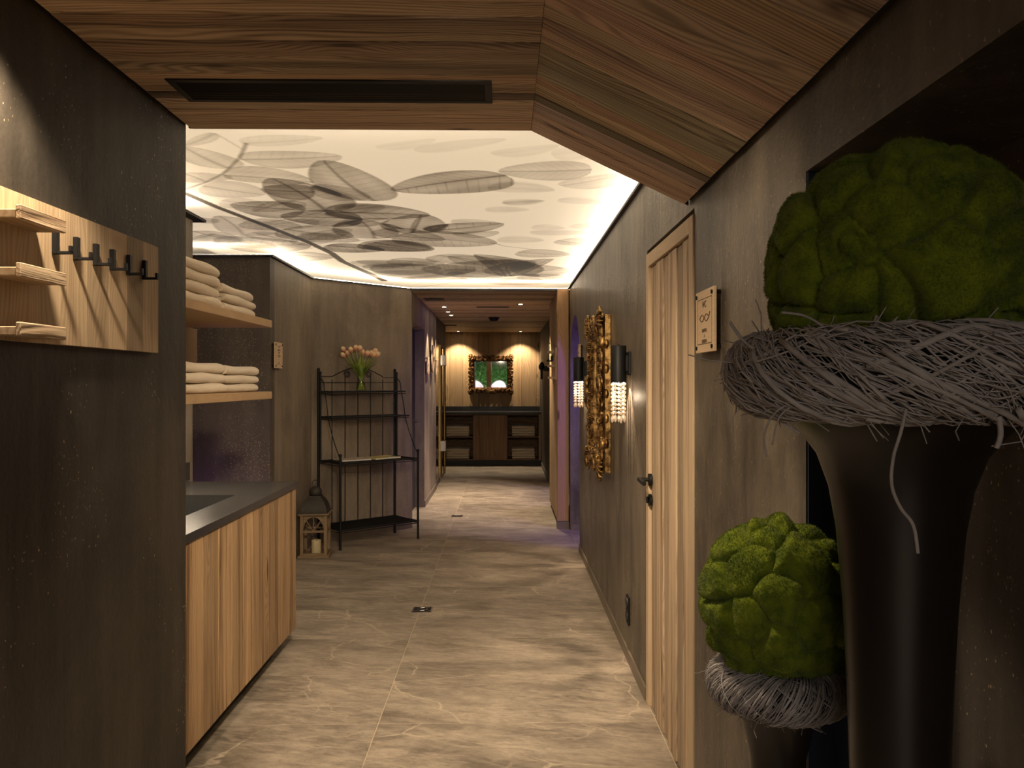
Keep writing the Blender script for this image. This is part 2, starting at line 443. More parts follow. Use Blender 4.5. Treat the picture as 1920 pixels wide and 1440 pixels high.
# floor: slab and large tiles 1.2 x .59
fl = mesh_obj('floor', bx((-3.3, -6.6, -.12), (2.4, 15.4, -.0009)), M_GROUT)
struct(fl, 'floor of large brown stone tiles with pale joints', 'floor')
gx = [-3.3, -2.942, -1.742, -.542, .660, 1.860, 2.4]
gy0, gs = 3.545, .592
tile_cache = {}
for i in range(len(gx) - 1):
    for k in range(-9 if i in (2, 3) else -2, 20):
        y0, y1 = gy0 + gs * k, gy0 + gs * (k + 1)
        if i in (0, 1) and not (4.0 < y1 < 7.5): continue
        if i in (4, 5) and not (6.3 < y0 < 12) and i == 5: continue
        if i == 4 and y0 < -1.5: continue
        x0, x1 = gx[i], gx[i + 1]
        key = round(x1 - x0, 3)
        g = .0014
        if key not in tile_cache:
            bm = bx((g, g, -.010), (key - g, gs - g, 0), .0004); me = D.meshes.new('tile'); bm.to_mesh(me); bm.free(); me.materials.append(M_TILE); tile_cache[key] = me
        o = D.objects.new('tile', tile_cache[key]); COL.objects.link(o); o.parent = fl; o.location = (x0, y0, 0)

# ---- plank ceiling over the entrance: level part, then a part that slopes down to the right wall
ce = mesh_obj('ceiling', bx((-1.30, -1.6, 2.384), (.09, 2.90, 2.41)), M_SOOT)
struct(ce, 'reclaimed plank ceiling with a level part and a slope down to the right wall', 'ceiling')
XC, ZC = .095, 2.362
JY = [2.907, 2.696, 2.595, 2.537, 2.447, 2.388, 2.266, 2.156, 2.072, 2.008, 1.930, 1.80, 1.655, 1.51, 1.34, 1.20, 1.03, .86, .70, .52, .33, .12, -.12, -.36, -.62, -.90, -1.2, -1.5]
ang = math.atan2(ZC - 2.094, X_R - XC)
dirs = (math.cos(ang), 0, -math.sin(ang))
Ls = (X_R - .020 - XC) / math.cos(ang)
rr = random.Random(3)
TN = [(1.0, .95, .9), (.92, .92, .92), (.36, .33, .32), (1.05, 1, .95), (1.0, .9, .82), (.85, .85, .82), (.80, .74, .70), (.95, .92, .86), (.62, .56, .52), (.9, .86, .8)]
for i in range(len(JY) - 1):
    y1, y0 = JY[i], JY[i + 1]; W = y1 - y0 - .0012
    tn = TN[i] if i < len(TN) else rr.choice(TN)
    dz = rr.uniform(-.0018, .0018)
    x0 = X_L + .012
    plank('plank', M_CEIL, ce, basis((x0, y0 + .0012, ZC + dz), (1, 0, 0), (0, 1, 0)), XC - x0 - .0002, W, .02, .0007, tint=tn)
    t2 = tuple(c * rr.uniform(.9, 1.08) for c in tn)
    plank('plank', M_CEIL, ce, basis((XC + .0002, y0 + .0012, ZC + dz), dirs, (0, 1, 0)), Ls, W, .02, .0007, tint=t2)
# backing of the slope and the fascia behind its front edge
bm = bmesh.new()
a = Vector((XC - .02, 0, ZC + .034)); b = Vector((X_R, 0, 2.094 + .022))
prof = [(a.x, a.z), (b.x, b.z), (b.x, 2.41), (a.x, 2.41)]
v0 = [bm.verts.new((x, -1.6, z)) for x, z in prof]; v1 = [bm.verts.new((x, 2.900, z)) for x, z in prof]
bm.faces.new(v0); bm.faces.new(v1[::-1])
for i in range(4): bm.faces.new((v0[i], v0[(i + 1) % 4], v1[(i + 1) % 4], v1[i]))
mesh_obj('slope_backing', bm, M_SOOT, ce)
mesh_obj('fascia', bx((-1.11, 2.9085, ZC + .004), (XC, 2.920, 2.50)), M_TRIM, ce)
bm = bmesh.new()
v = [(XC, ZC + .004), (X_R - .004, 2.094 + .006), (X_R - .004, 2.50), (XC, 2.50)]
v0 = [bm.verts.new((x, 2.9085, z)) for x, z in v]; v1 = [bm.verts.new((x, 2.920, z)) for x, z in v]
bm.faces.new(v0); bm.faces.new(v1[::-1])
for i in range(4): bm.faces.new((v0[i], v0[(i + 1) % 4], v1[(i + 1) % 4], v1[i]))
mesh_obj('fascia', bm, M_TRIM, ce)
mesh_obj('cove_shelf', bx((-1.11, 2.921, 2.424), (.07, 3.11, 2.429)), M_TRIM, ce)

# ---- printed stretch ceiling with its cove
def leaf_print():
    """flat print of translucent leaves and stems, in metres on the ceiling sheet; returns grid verts, faces, colours"""
    xs = np.arange(-2.30, .8401, .0085)
    ys = [2.93]
    while ys[-1] < 9.2: ys.append(ys[-1] + (.006 + .0013 * (ys[-1] - 2.93)))
    ys = np.array(ys); X, Y = np.meshgrid(xs, ys)
    rs = np.random.RandomState(5)
    base = np.array([.80, .76, .69]); dens = np.zeros_like(X)
    def leaf(b, t, w1, w2, dark, nv=9, seed=0, soft=.06, vein=1.0, sh=1.0):
        nonlocal dens
        b = np.array(b, float); t = np.array(t, float); ax = t - b; L = np.hypot(*ax); u = ax / L; n = np.array([-u[1], u[0]])
        s = ((X - b[0]) * u[0] + (Y - b[1]) * u[1]) / L; q = (X - b[0]) * n[0] + (Y - b[1]) * n[1]
        q = q - .05 * L * np.sin(PI * np.clip(s, 0, 1)) * (1 if seed % 2 else -1) * .6
        sc = np.clip(s, 0, 1)
        pr = (np.sin(PI * sc ** .80) ** .50) * (1 - .22 * sc)
        wd = 1.2 * np.where(q > 0, w1, w2) * pr + 1e-6
        r = np.abs(q) / wd
        inside = (s > 0) & (s < 1)
        m = np.clip((1 - r) / soft, 0, 1) * inside
        tone = .72 + .28 * np.clip(r, 0, 1) ** 3 + .18 * np.sin(s * 9 + seed) * .5 + .10 * np.sin(q / (w1 + w2) * 14 + seed * 2)
        sv = np.abs(((s - .45 * np.abs(q) / L * 1.2) * nv + .35 * (q > 0)) % 1 - .5)
        veins = np.exp(-(sv / .05) ** 2) * .40 * vein
        mid = np.exp(-(q / (.0055 + .010 * (1 - sc))) ** 2) * inside * 1.0 * vein
        edge = np.exp(-((1 - r) / .05) ** 2) * .25 * vein
        d = dark * (m * (tone + veins + edge)) + dark * .9 * mid * (r < 1)
        if sh < 1: d = d * sh
        dens += 1.95 * d
    def stem(pts, w0, w1, dark):
        nonlocal dens
        best = np.full_like(X, 9.); wid = np.full_like(X, w0); n = len(pts) - 1
        for i in range(n):
            a = np.array(pts[i], float); b = np.array(pts[i + 1], float); ab = b - a
            t = np.clip(((X - a[0]) * ab[0] + (Y - a[1]) * ab[1]) / (ab @ ab), 0, 1)
            d = np.hypot(X - a[0] - ab[0] * t, Y - a[1] - ab[1] * t)
            ww = w0 + (w1 - w0) * (i + t) / n
            upd = d < best; best = np.where(upd, d, best); wid = np.where(upd, ww, wid)
        dens += dark * np.clip((wid - best) / .010 + .5, 0, 1)
    for a in LEAVES: leaf(*a)
    for a in STEMS: stem(*a)
    dens = dens * (.93 + .14 * rs.rand(*dens.shape))
    k = np.exp(-np.clip(dens, 0, 3.2))
    tint = np.array([.94, 1.0, 1.06])
    c = base[None, None] * k[..., None] ** tint
    c = np.maximum(c, .045)
    ny, nx = X.shape
    V = np.stack([X, Y, np.full_like(X, Z_P)], -1).reshape(-1, 3)
    i = np.arange(nx * ny).reshape(ny, nx)
    F = np.stack([i[:-1, :-1], i[1:, :-1], i[1:, 1:], i[:-1, 1:]], -1).reshape(-1, 4)
    return V, F, c.reshape(-1, 3)
LEAVES = [
    ((-0.735, 4.681), (-0.838, 3.822), 0.195, 0.176, 0.42, 10, 0, 0.06, 1.0),
    ((-1.069, 4.971), (-1.171, 4.164), 0.224, 0.199, 0.5, 9, 1, 0.06, 1.0),
    ((-1.024, 4.464), (-1.298, 4.405), 0.16, 0.209, 0.45, 8, 2, 0.12, 1.0),
    ((-1.214, 3.817), (-0.74, 3.75), 0.159, 0.126, 0.22, 9, 3, 0.06, 1.0),
    ((-1.325, 3.979), (-1.401, 3.608), 0.128, 0.109, 0.2, 8, 4, 0.06, 1.0),
    ((-1.528, 4.257), (-1.584, 4.062), 0.175, 0.112, 0.22, 7, 5, 0.06, 1.0),
    ((-1.396, 4.107), (-0.981, 4.247), 0.113, 0.207, 0.26, 9, 6, 0.06, 1.0),
    ((-1.581, 4.333), (-1.314, 4.535), 0.192, 0.2, 0.18, 8, 7, 0.06, 1.0),
    ((-1.189, 4.933), (-1.587, 4.787), 0.185, 0.293, 0.5, 9, 8, 0.06, 1.0),
    ((-0.896, 5.2), (-1.389, 5.122), 0.214, 0.288, 0.62, 8, 9, 0.06, 1.0),
    ((-1.082, 4.992), (-0.456, 5.076), 0.183, 0.251, 0.58, 8, 10, 0.06, 1.0),
    ((-0.927, 5.902), (-0.918, 5.178), 0.172, 0.247, 0.4, 8, 11, 0.06, 1.0),
    ((-0.634, 5.678), (-0.504, 5.043), 0.207, 0.199, 0.45, 8, 12, 0.06, 1.0),
    ((-1.474, 5.538), (-1.096, 5.876), 0.302, 0.265, 0.42, 8, 13, 0.06, 1.0),
    ((-1.34, 6.208), (-0.934, 6.428), 0.254, 0.16, 0.65, 7, 14, 0.06, 1.0),
    ((-1.094, 6.172), (-0.574, 6.388), 0.185, 0.305, 0.5, 8, 15, 0.06, 1.0),
    ((-2.125, 6.253), (-1.458, 6.178), 0.345, 0.363, 0.52, 8, 16, 0.06, 1.0),
    ((-1.827, 5.806), (-1.761, 5.107), 0.243, 0.137, 0.3, 7, 17, 0.06, 1.0),
    ((-2.004, 5.728), (-2.324, 6.013), 0.05, 0.249, 0.42, 7, 18, 0.06, 1.0),
    ((-1.739, 6.616), (-1.401, 6.808), 0.327, 0.19, 0.34, 8, 19, 0.06, 1.0),
    ((-1.197, 3.415), (-1.407, 3.608), 0.034, 0.045, 0.15, 7, 20, 0.06, 1.0),
    ((-1.127, 3.561), (-0.762, 3.474), 0.055, 0.091, 0.09, 7, 21, 0.06, 1.0),
    ((-1.972, 5.308), (-1.816, 5.216), 0.095, 0.114, 0.35, 4, 22, 0.3, 0.2),
    ((-1.32, 7.106), (-0.793, 7.097), 0.345, 0.161, 0.3, 6, 23, 0.2, 0.5),
    ((-1.248, 7.542), (-0.573, 7.349), 0.435, 0.318, 0.42, 7, 24, 0.2, 0.8),
    ((-1.257, 7.024), (-0.571, 7.012), 0.336, 0.12, 0.3, 7, 25, 0.3, 0.6),
    ((-1.195, 8.036), (-0.586, 7.672), 0.323, 0.322, 0.35, 7, 26, 0.3, 0.6),
    ((-1.562, 5.394), (-1.19, 5.227), 0.173, 0.108, 0.22, 7, 27, 0.06, 1.0),
    ((-1.542, 6.18), (-1.032, 5.506), 0.143, 0.118, 0.22, 8, 28, 0.06, 1.0),
    ((0.009, 4.087), (-0.595, 4.424), 0.174, 0.255, 0.5, 11, 29, 0.06, 1.0),
    ((0.422, 3.972), (-0.027, 4.008), 0.171, 0.179, 0.24, 10, 30, 0.06, 1.0),
    ((0.299, 4.302), (0.611, 4.039), 0.151, 0.088, 0.14, 8, 31, 0.06, 1.0),
    ((-0.084, 4.341), (0.27, 4.402), 0.101, 0.141, 0.16, 6, 32, 0.3, 0.2),
    ((-0.007, 4.725), (0.227, 4.652), 0.079, 0.091, 0.34, 3, 33, 0.7, 0.1),
    ((-0.112, 4.896), (0.151, 4.892), 0.106, 0.082, 0.14, 4, 34, 0.5, 0.1),
    ((-0.519, 5.603), (-0.008, 5.32), 0.179, 0.166, 0.45, 9, 35, 0.06, 1.0),
    ((-0.764, 5.793), (-0.064, 6.12), 0.328, 0.285, 0.4, 10, 36, 0.06, 1.0),
    ((-0.96, 6.052), (-0.573, 6.436), 0.256, 0.23, 0.55, 8, 37, 0.06, 1.0),
    ((-0.335, 5.234), (-0.027, 5.325), 0.136, 0.077, 0.2, 6, 38, 0.3, 0.3),
    ((0.017, 7.989), (-0.235, 6.615), 0.374, 0.09, 0.5, 9, 39, 0.06, 1.0),
    ((0.06, 7.988), (0.407, 6.84), 0.091, 0.318, 0.45, 9, 40, 0.06, 1.0),
    ((0.017, 7.826), (-0.724, 7.387), 0.799, 0.415, 0.48, 10, 41, 0.06, 1.0),
    ((0.044, 7.618), (-0.441, 6.696), 0.39, 0.149, 0.3, 9, 42, 0.06, 1.0),
    ((0.071, 7.618), (0.595, 7.509), 0.419, 0.415, 0.34, 8, 43, 0.06, 1.0),
    ((-0.329, 7.727), (-1.151, 7.255), 0.403, 0.653, 0.42, 9, 44, 0.12, 1.0),
    ((-0.363, 8.166), (-1.103, 8.356), 0.295, 0.323, 0.34, 8, 45, 0.2, 1.0),
    ((0.436, 8.33), (-0.196, 8.526), 0.356, 0.267, 0.34, 8, 46, 0.2, 1.0),
    ((0.386, 5.953), (0.674, 6.139), 0.118, 0.197, 0.22, 6, 47, 0.2, 1.0),
    ((0.462, 5.342), (0.643, 5.492), 0.115, 0.119, 0.12, 4, 48, 0.4, 0.2),
    ((0.174, 5.635), (0.588, 5.628), 0.113, 0.108, 0.13, 6, 49, 0.4, 0.3),
    ((-0.051, 5.961), (0.29, 5.955), 0.126, 0.18, 0.13, 6, 50, 0.4, 0.3),
    ((0.195, 5.397), (0.406, 5.496), 0.114, 0.092, 0.1, 4, 51, 0.4, 0.2),
    ((0.308, 4.613), (0.567, 4.704), 0.1, 0.09, 0.12, 4, 52, 0.5, 0.2),
    ((-0.538, 7.751), (-0.368, 7.812), 0.093, 0.109, 0.8, 1, 53, 0.3, 0.0),
    ((0.209, 7.931), (0.304, 7.821), 0.127, 0.079, 0.9, 1, 54, 0.3, 0.0),
    ((-0.072, 8.399), (0.062, 8.276), 0.095, 0.066, 0.6, 1, 55, 0.3, 0.0),
    ((-0.518, 5.593), (-0.367, 5.356), 0.058, 0.06, 0.7, 1, 56, 0.3, 0.0),
    ((-0.776, 5.338), (-0.672, 5.542), 0.035, 0.028, 0.8, 1, 57, 0.3, 0.0),
    ((-0.991, 4.322), (-0.893, 4.562), 0.056, 0.025, 0.7, 1, 58, 0.3, 0.0),
    ((-1.082, 5.012), (-0.882, 5.222), 0.072, 0.053, 0.55, 1, 59, 0.3, 0.0),
    ((-1.137, 5.435), (-0.891, 5.2), 0.046, 0.02, 0.7, 1, 60, 0.3, 0.0),
    ((-0.561, 3.615), (-0.291, 3.479), 0.079, 0.042, 0.06, 4, 61, 0.3, 0.2),
    ((-0.398, 3.658), (0.007, 3.474), 0.089, 0.055, 0.08, 5, 62, 0.3, 0.2),
    ((-0.058, 3.699), (0.237, 3.556), 0.102, 0.049, 0.08, 5, 63, 0.3, 0.2),
    ((0.214, 3.706), (0.403, 3.667), 0.132, 0.089, 0.07, 5, 64, 0.3, 0.2),
    ((-1.604, 5.234), (-1.356, 5.512), 0.261, 0.146, 0.3, 8, 65, 0.06, 1.0),
    ((-0.99, 4.97), (-0.699, 4.809), 0.099, 0.106, 0.3, 8, 66, 0.06, 1.0),
    ((-1.718, 5.67), (-1.531, 6.058), 0.149, 0.138, 0.34, 8, 67, 0.06, 1.0),
    ((-1.407, 5.718), (-1.052, 5.99), 0.261, 0.12, 0.3, 8, 68, 0.06, 1.0),
    ((-0.8, 5.502), (-0.446, 5.98), 0.222, 0.155, 0.3, 9, 69, 0.06, 1.0),
    ((-1.013, 5.408), (-0.735, 5.175), 0.117, 0.077, 0.34, 8, 70, 0.06, 1.0),
    ((-2.118, 5.625), (-1.929, 6.065), 0.251, 0.157, 0.34, 8, 71, 0.06, 1.0),
    ((-1.951, 6.006), (-1.774, 6.343), 0.176, 0.14, 0.36, 7, 72, 0.06, 1.0),
    ((-1.181, 4.671), (-1.509, 4.979), 0.065, 0.135, 0.24, 8, 73, 0.06, 1.0),
    ((-1.597, 4.678), (-1.396, 4.821), 0.179, 0.118, 0.14, 8, 74, 0.06, 1.0),
    ((-0.811, 4.664), (-0.966, 4.277), 0.105, 0.169, 0.2, 9, 75, 0.06, 1.0),
    ((-0.546, 6.659), (-0.062, 7.146), 0.288, 0.181, 0.3, 9, 76, 0.06, 1.0),
    ((0.107, 6.497), (0.527, 6.64), 0.191, 0.201, 0.26, 8, 77, 0.06, 1.0),
    ((0.159, 7.932), (0.69, 8.148), 0.281, 0.209, 0.28, 7, 78, 0.15, 1.0),
    ((-0.948, 6.905), (-0.522, 7.154), 0.258, 0.191, 0.34, 8, 79, 0.15, 1.0),
    ((-0.55, 7.529), (-0.04, 8.046), 0.314, 0.228, 0.34, 8, 80, 0.12, 1.0),
    ((-0.357, 5.729), (-0.038, 5.611), 0.161, 0.075, 0.24, 8, 81, 0.06, 1.0)]
STEMS = [
    ([(-1.739, 4.503), (-1.685, 4.864), (-1.569, 5.418), (-1.44, 6.056), (-1.375, 6.574), (-1.375, 7.026), (-1.28, 7.733), (-1.213, 8.343)], 0.022, 0.034, 2.3),
    ([(-1.708, 4.419), (-1.53, 4.251), (-1.397, 4.091), (-1.312, 3.958), (-1.209, 3.781), (-1.148, 3.646), (-1.112, 3.561)], 0.007, 0.009, 0.8),
    ([(-1.192, 3.424), (-1.155, 3.65)], 0.004, 0.004, 0.35),
    ([(-1.599, 5.395), (-1.366, 5.195), (-1.073, 4.971)], 0.005, 0.005, 0.8),
    ([(-0.972, 8.936), (0.017, 7.989), (0.685, 7.178)], 0.008, 0.006, 0.9),
    ([(-0.096, 6.056), (0.013, 6.218), (0.242, 6.365)], 0.008, 0.006, 0.6),
    ([(-0.01, 7.015), (0.022, 7.235), (0.023, 7.519), (0.067, 7.955)], 0.01, 0.01, 1.0),
    ([(-0.624, 5.649), (-0.516, 5.121)], 0.01, 0.008, 0.9),
    ([(-1.368, 6.24), (-1.134, 6.051), (-0.767, 5.815), (-0.569, 5.598)], 0.005, 0.005, 0.7),
    ([(-1.694, 6.615), (-1.382, 6.208)], 0.006, 0.006, 0.35)]
V, F, Cc = leaf_print()
me = arr_mesh('ceiling', V, F, 4)
at = me.color_attributes.new('print', 'FLOAT_COLOR', 'POINT')
at.data.foreach_set('color', np.concatenate([Cc, np.ones((len(Cc), 1))], 1).astype(np.float32).ravel())
m, t = mk('printed_stretch_fabric')
cc = nd(t, 'ShaderNodeVertexColor', layer_name='print').outputs[0]
out(t, pb(t, col=cc, rough=.75, spec=.2, ec=mix(t, 1.0, cc, (1.0, .85, .64), 'MULTIPLY'), es=.19))   # translucent fabric, lit from behind
pc = link('ceiling', me, m)
struct(pc, 'cream stretch ceiling printed with grey translucent leaves, glowing along its edges', 'ceiling')
mesh_obj('plain_field', bx((-3.3, 2.93, Z_P), (-2.30, 9.2, Z_P + .004)), M_WHITE, pc)
def seg_box(p, q, a, b, z0, z1, ext=0.0):
    """box along p->q, from offset a to b to the left of the direction"""
    p = Vector((*p, 0)); q = Vector((*q, 0)); d = (q - p).normalized(); n = Vector((-d.y, d.x, 0)); p = p - d * ext; q = q + d * ext
    bm = bmesh.new(); prism(bm, [p + n * a, q + n * a, q + n * b, p + n * b], z0, z1); return bm
# wall tops: (from, to) with the wall on the LEFT of the direction
EDGES = [((-1.80, 2.95), (-1.80, 4.78)), ((-1.745, 6.34), (-1.745, 7.477)), ((-1.745, 7.477), (-.935, 8.325)), ((.66, 8.30), (.66, 2.93)), ((-3.2, 6.155), (-1.745, 6.155)), ((-.935, 8.325), (.66, 8.325))]
for k, (p, q) in enumerate(EDGES):
    mesh_obj('led_strip', seg_box(p, q, .028, .040, 2.4215, 2.428), M_LEDM, pc)
    if k in (0, 3): mesh_obj('cove_board', seg_box(p, q, .165, .175, 2.42, 2.499, .0), M_WHITE, pc)
mesh_obj('cove_board', bx((-.93, 9.15, 2.43), (.66, 9.16, 2.499)), M_WHITE, pc)
mesh_obj('led_strip', bx((-1.08, 3.092, 2.4305), (.055, 3.104, 2.437)), M_LEDM, pc)

# ---- walls
def wall(name, label, p, q, th, z0, z1, mat):
    return struct(mesh_obj(name, seg_box(p, q, 0, th, z0, z1), mat), label, 'wall')
wl = mesh_obj('wall_left', bx((-1.80, -1.6, 0), (X_L, 2.885, 2.42)), M_WALL)
struct(wl, 'near left wall in dark gold-flecked plaster behind the coat board', 'wall')
wall('wall_alcove', 'alcove wall behind the washstand and towel shelf', (-1.80, 2.885), (-1.80, 4.78), .14, 0, 2.405, M_WALLC)
wall('wall_passage', 'gold-flecked wall beyond the washstand, violet at its foot', (-3.2, 6.155), (-1.745, 6.155), .12, 0, 2.405, M_PASS)
wall('wall_passage_end', 'end wall of the side passage on the left', (-3.2, 4.6), (-3.2, 6.2), .1, 0, 2.42, M_WALL)
wall('wall_passage_near', 'near side wall of the passage on the left', (-1.94, 4.70), (-3.2, 4.70), .1, 0, 2.42, M_WALL)
wall('wall_lobby', 'short plaster wall that carries the small wooden sign by the rack', (-1.745, 6.276), (-1.745, 7.477), .12, 0, 2.405, M_WALLC)
wall('wall_diagonal', 'slanting dark plaster wall behind the black metal rack', (-1.745, 7.477), (-.935, 8.325), .12, 0, 2.405, M_WALLC)
# corridor left wall with a doorway, signs, glazing
cw = mesh_obj('wall_corridor', bx((-1.10, 9.70, 0), (-.94, 11.38, 2.42)), M_WALLC)
struct(cw, 'left corridor wall between the dark doorway and the glazing, with two signs', 'wall')
mesh_obj('lintel', bx((-1.10, 8.325, 2.09), (-.937, 9.70, 2.42)), M_WALLC, cw)
mesh_obj('jamb', bx((-1.20, 8.33, 0), (-.937, 8.40, 2.09)), M_WALLC, cw)
mesh_obj('wall_head', bx((-1.10, 11.38, 2.03), (-.955, 13.42, 2.42)), M_WALL, cw)
mesh_obj('wall_stub', bx((-1.30, 13.42, 0), (-1.139, 15.3, 2.42)), M_WALL, cw)
d2 = struct(thing('door_2', 'dark closed door set back in the left corridor wall', 'door'), 'dark closed door set back in the left corridor wall', 'door')
mesh_obj('leaf', bx((-1.09, 8.40, 0), (-1.05, 9.70, 2.09), .002), M_TRIM, d2)
bm = bmesh.new(); cyl(bm, (-1.05, 9.58, 1.03), (-1.00, 9.58, 1.03), .009); cyl(bm, (-1.0, 9.59, 1.03), (-1.0, 9.47, 1.03), .009)
mesh_obj('handle', bm, M_CHROME, d2, smooth=True)
# right wall pieces with the arched opening
wr = D.objects.new('wall_right', None); COL.objects.link(wr)
struct(wr, 'right wall in brown trowelled plaster with door, mirror, lamps and arched opening', 'wall')
TH = .12
mesh_obj('plaster', bx((X_R, 1.785, 0), (X_R + .32, 2.835, 2.42)), M_WALLR, wr)
mesh_obj('plaster', bx((X_R, 2.835, 2.075), (X_R + TH, 3.775, 2.405)), M_WALLR, wr)
mesh_obj('plaster', bx((X_R, 3.775, 0), (X_R + TH, 6.60, 2.405)), M_WALLR, wr)
bm = bmesh.new()   # arched piece
cy, rad, zs = 7.66, .505, 1.59
poly = [(6.60, 0), (cy - rad, 0)]
for k in range(0, 33):
    a = PI - PI * k / 32; poly.append((cy + rad * math.cos(a), zs + rad * math.sin(a)))
poly += [(cy + rad, 0), (8.30, 0), (8.30, 2.405), (6.60, 2.405)]
fa = [bm.verts.new((X_R, y, z)) for y, z in poly]; fb = [bm.verts.new((X_R + TH, y, z)) for y, z in poly]
n = len(poly)
# split the outline into convex-ish strips
def face_pair(ix):
    bm.faces.new([fa[i] for i in ix]); bm.faces.new([fb[i] for i in ix][::-1])
face_pair([0, 1, 2, n - 1]); face_pair([n - 4, n - 3, n - 2, n - 5])
for k in range(2, n - 5):
    pass
top_l, top_r = n - 1, n - 2
mid = 2 + 16
for k in range(2, mid): face_pair([top_l, k, k + 1])
for k in range(mid, n - 5): face_pair([top_r, k, k + 1])
face_pair([top_l, mid, top_r])
for i in range(n): bm.faces.new((fa[i], fa[(i + 1) % n], fb[(i + 1) % n], fb[i]))
mesh_obj('arched_opening', bm, M_WALLR, wr)
mesh_obj('niche_lintel', bx((X_R, .10, 1.931), (X_R + .32, 1.785, 2.42)), M_WALLR, wr)
mesh_obj('plaster', bx((X_R, -1.6, 0), (X_R + .32, .10, 2.42)), M_WALLR, wr)
nb = mesh_obj('wall_niche', bx((X_R + .32, -.0, 0), (X_R + .44, 1.90, 2.0)), M_PASS)
struct(nb, 'gold-flecked back wall of the niche behind the tall black vase', 'wall')
mesh_obj('niche_reveal', bx((X_R + .004, 1.779, 0), (X_R + .32, 1.7845, 1.931)), M_NAVY, nb)
# room behind the arch
ar = mesh_obj('wall_arch_room', bx((X_R + TH, 8.165, 0), (2.3, 8.30, 2.42)), M_WALLC)
struct(ar, 'violet-lit wall seen through the arched opening', 'wall')
mesh_obj('side_wall', bx((2.2, 6.5, 0), (2.3, 8.165, 2.42)), M_WALLC, ar)
mesh_obj('near_wall', bx((X_R + TH, 6.4, 0), (2.3, 6.5, 2.42)), M_WALLC, ar)
mesh_obj('lid', bx((X_R + TH, 6.4, 2.42), (2.3, 8.30, 2.46)), M_WALLC, ar)
mesh_obj('baseboard', bx((X_R + .002, 8.150, 0), (2.2, 8.164, .062), .002), M_BASEB, ar)

# lips along the wall tops
def trim(p, q, w, label):
    return struct(mesh_obj('trim_1', seg_box(p, q, -w, .026, 2.4055, 2.4205), M_TRIM), label, 'trim')
trim((-1.80, 2.93), (-1.80, 4.84), .057, 'black lip on top of the alcove wall')
trim((-3.2, 6.155), (-1.745, 6.155), .02, 'black lip on top of the flecked passage wall')
trim((-1.745, 6.135), (-1.745, 7.477), .028, 'black lip on top of the lobby wall with the small sign')
trim((-1.745, 7.477), (-.935, 8.325), .010, 'thin black lip on top of the slanting wall')
trim((.66, 8.23), (.66, 2.925), .022, 'black lip running along the top of the right wall')
# baseboards
def baseb(nm, p, q, label, h=.06, t=.011):
    return struct(mesh_obj(nm, seg_box(p, q, -t, -.0005, 0, h), M_BASEB), label, 'baseboard')
baseb('baseboard_right', (.66, 7.15), (.66, 3.785), 'low stone baseboard under mirror and wall lamps')
baseb('baseboard_diagonal', (-1.745, 7.477), (-.935, 8.325), 'stone baseboard behind the metal rack', .075)
baseb('baseboard_lobby', (-1.745, 6.155), (-1.745, 7.477), 'stone baseboard behind the lantern', .075)
baseb('baseboard_corridor', (-.94, 9.70), (-.94, 11.38), 'stone baseboard under the corridor signs', .075)
baseb('baseboard_passage', (-3.0, 6.155), (-1.76, 6.155), 'stone baseboard of the flecked passage wall', .075)
baseb('baseboard_end', (.66, 15.2), (.66, 11.6), 'stone baseboard at the far end on the right', .075)

# ---- far corridor: bulkhead + plank ceiling
c2 = mesh_obj('ceiling', bx((-1.12, 8.95, 2.4195), (.80, 15.4, 2.46)), M_SOOT)
struct(c2, 'low reclaimed plank ceiling of the far corridor with spots and vents', 'ceiling')
yy = 8.325; rr = random.Random(11)
while yy < 15.25:
    wd = rr.choice([.13, .16, .19, .22, .26]); y1 = min(15.3, yy + wd)
    tn = rr.choice([(1, .95, .9), (.9, .88, .84), (.78, .74, .7), (.62, .56, .52), (1.05, .98, .9)])
    if yy < 11.75 < y1: tn = (.34, .32, .31)
    plank('plank', M_CEIL, c2, basis((-1.10, yy + .003, 2.398 + rr.uniform(-.0015, .0015)), (1, 0, 0), (0, 1, 0)), 1.83, y1 - yy - .003, .02, tint=tn)
    yy = y1
mesh_obj('bulkhead', bx((-.935, 8.300, 2.393), (.66, 8.324, 2.4205)), M_TRIM, c2)
# post, wood-clad partition, corridor right wall
po = plank('pillar', M_POST, None, basis((.535, 8.24, .075), (0, 0, 1), (1, 0, 0)), 2.34, .115, .115, .004)
struct(po, 'knotty square timber post at the end of the right wall, violet below', 'pillar')
mesh_obj('plinth', bx((-.075, -.003, -.003), (-.001, .118, .118), .001), M_BASEB, po)
pt = mesh_obj('partition', bx((.565, 8.356, 0), (.66, 9.80, 2.42)), M_SOOT)
struct(pt, 'plank-clad partition behind the timber post', 'wall')
yy = 8.357; rr = random.Random(2)
while yy < 9.79:
    w_ = min(rr.choice([.12, .16, .2]), 9.80 - yy)
    plank('plank', M_END, pt, basis((.5655, yy, .06), (0, 0, 1), (0, 1, 0)), 2.35, w_ - .003, .022, tint=rr.choice([.55, .7, .85, .62]))
    yy += w_
w2 = mesh_obj('wall_corridor_right', bx((.66, 11.55, 0), (.80, 15.3, 2.42)), M_WALL)
struct(w2, 'dark plaster wall at the far end of the corridor on the right', 'wall')
mesh_obj('header', bx((.66, 9.80, 2.1), (.80, 11.55, 2.42)), M_WALL, w2)
rm = mesh_obj('wall_violet_room', bx((2.2, 9.6, 0), (2.3, 11.8, 2.42)), M_WALLC)
struct(rm, 'wall of the violet-lit room off the far corridor', 'wall')
mesh_obj('side_wall', bx((.80, 11.6, 0), (2.2, 11.7, 2.42)), M_WALLC, rm)
mesh_obj('side_wall', bx((.80, 9.7, 0), (2.2, 9.8, 2.42)), M_WALLC, rm)
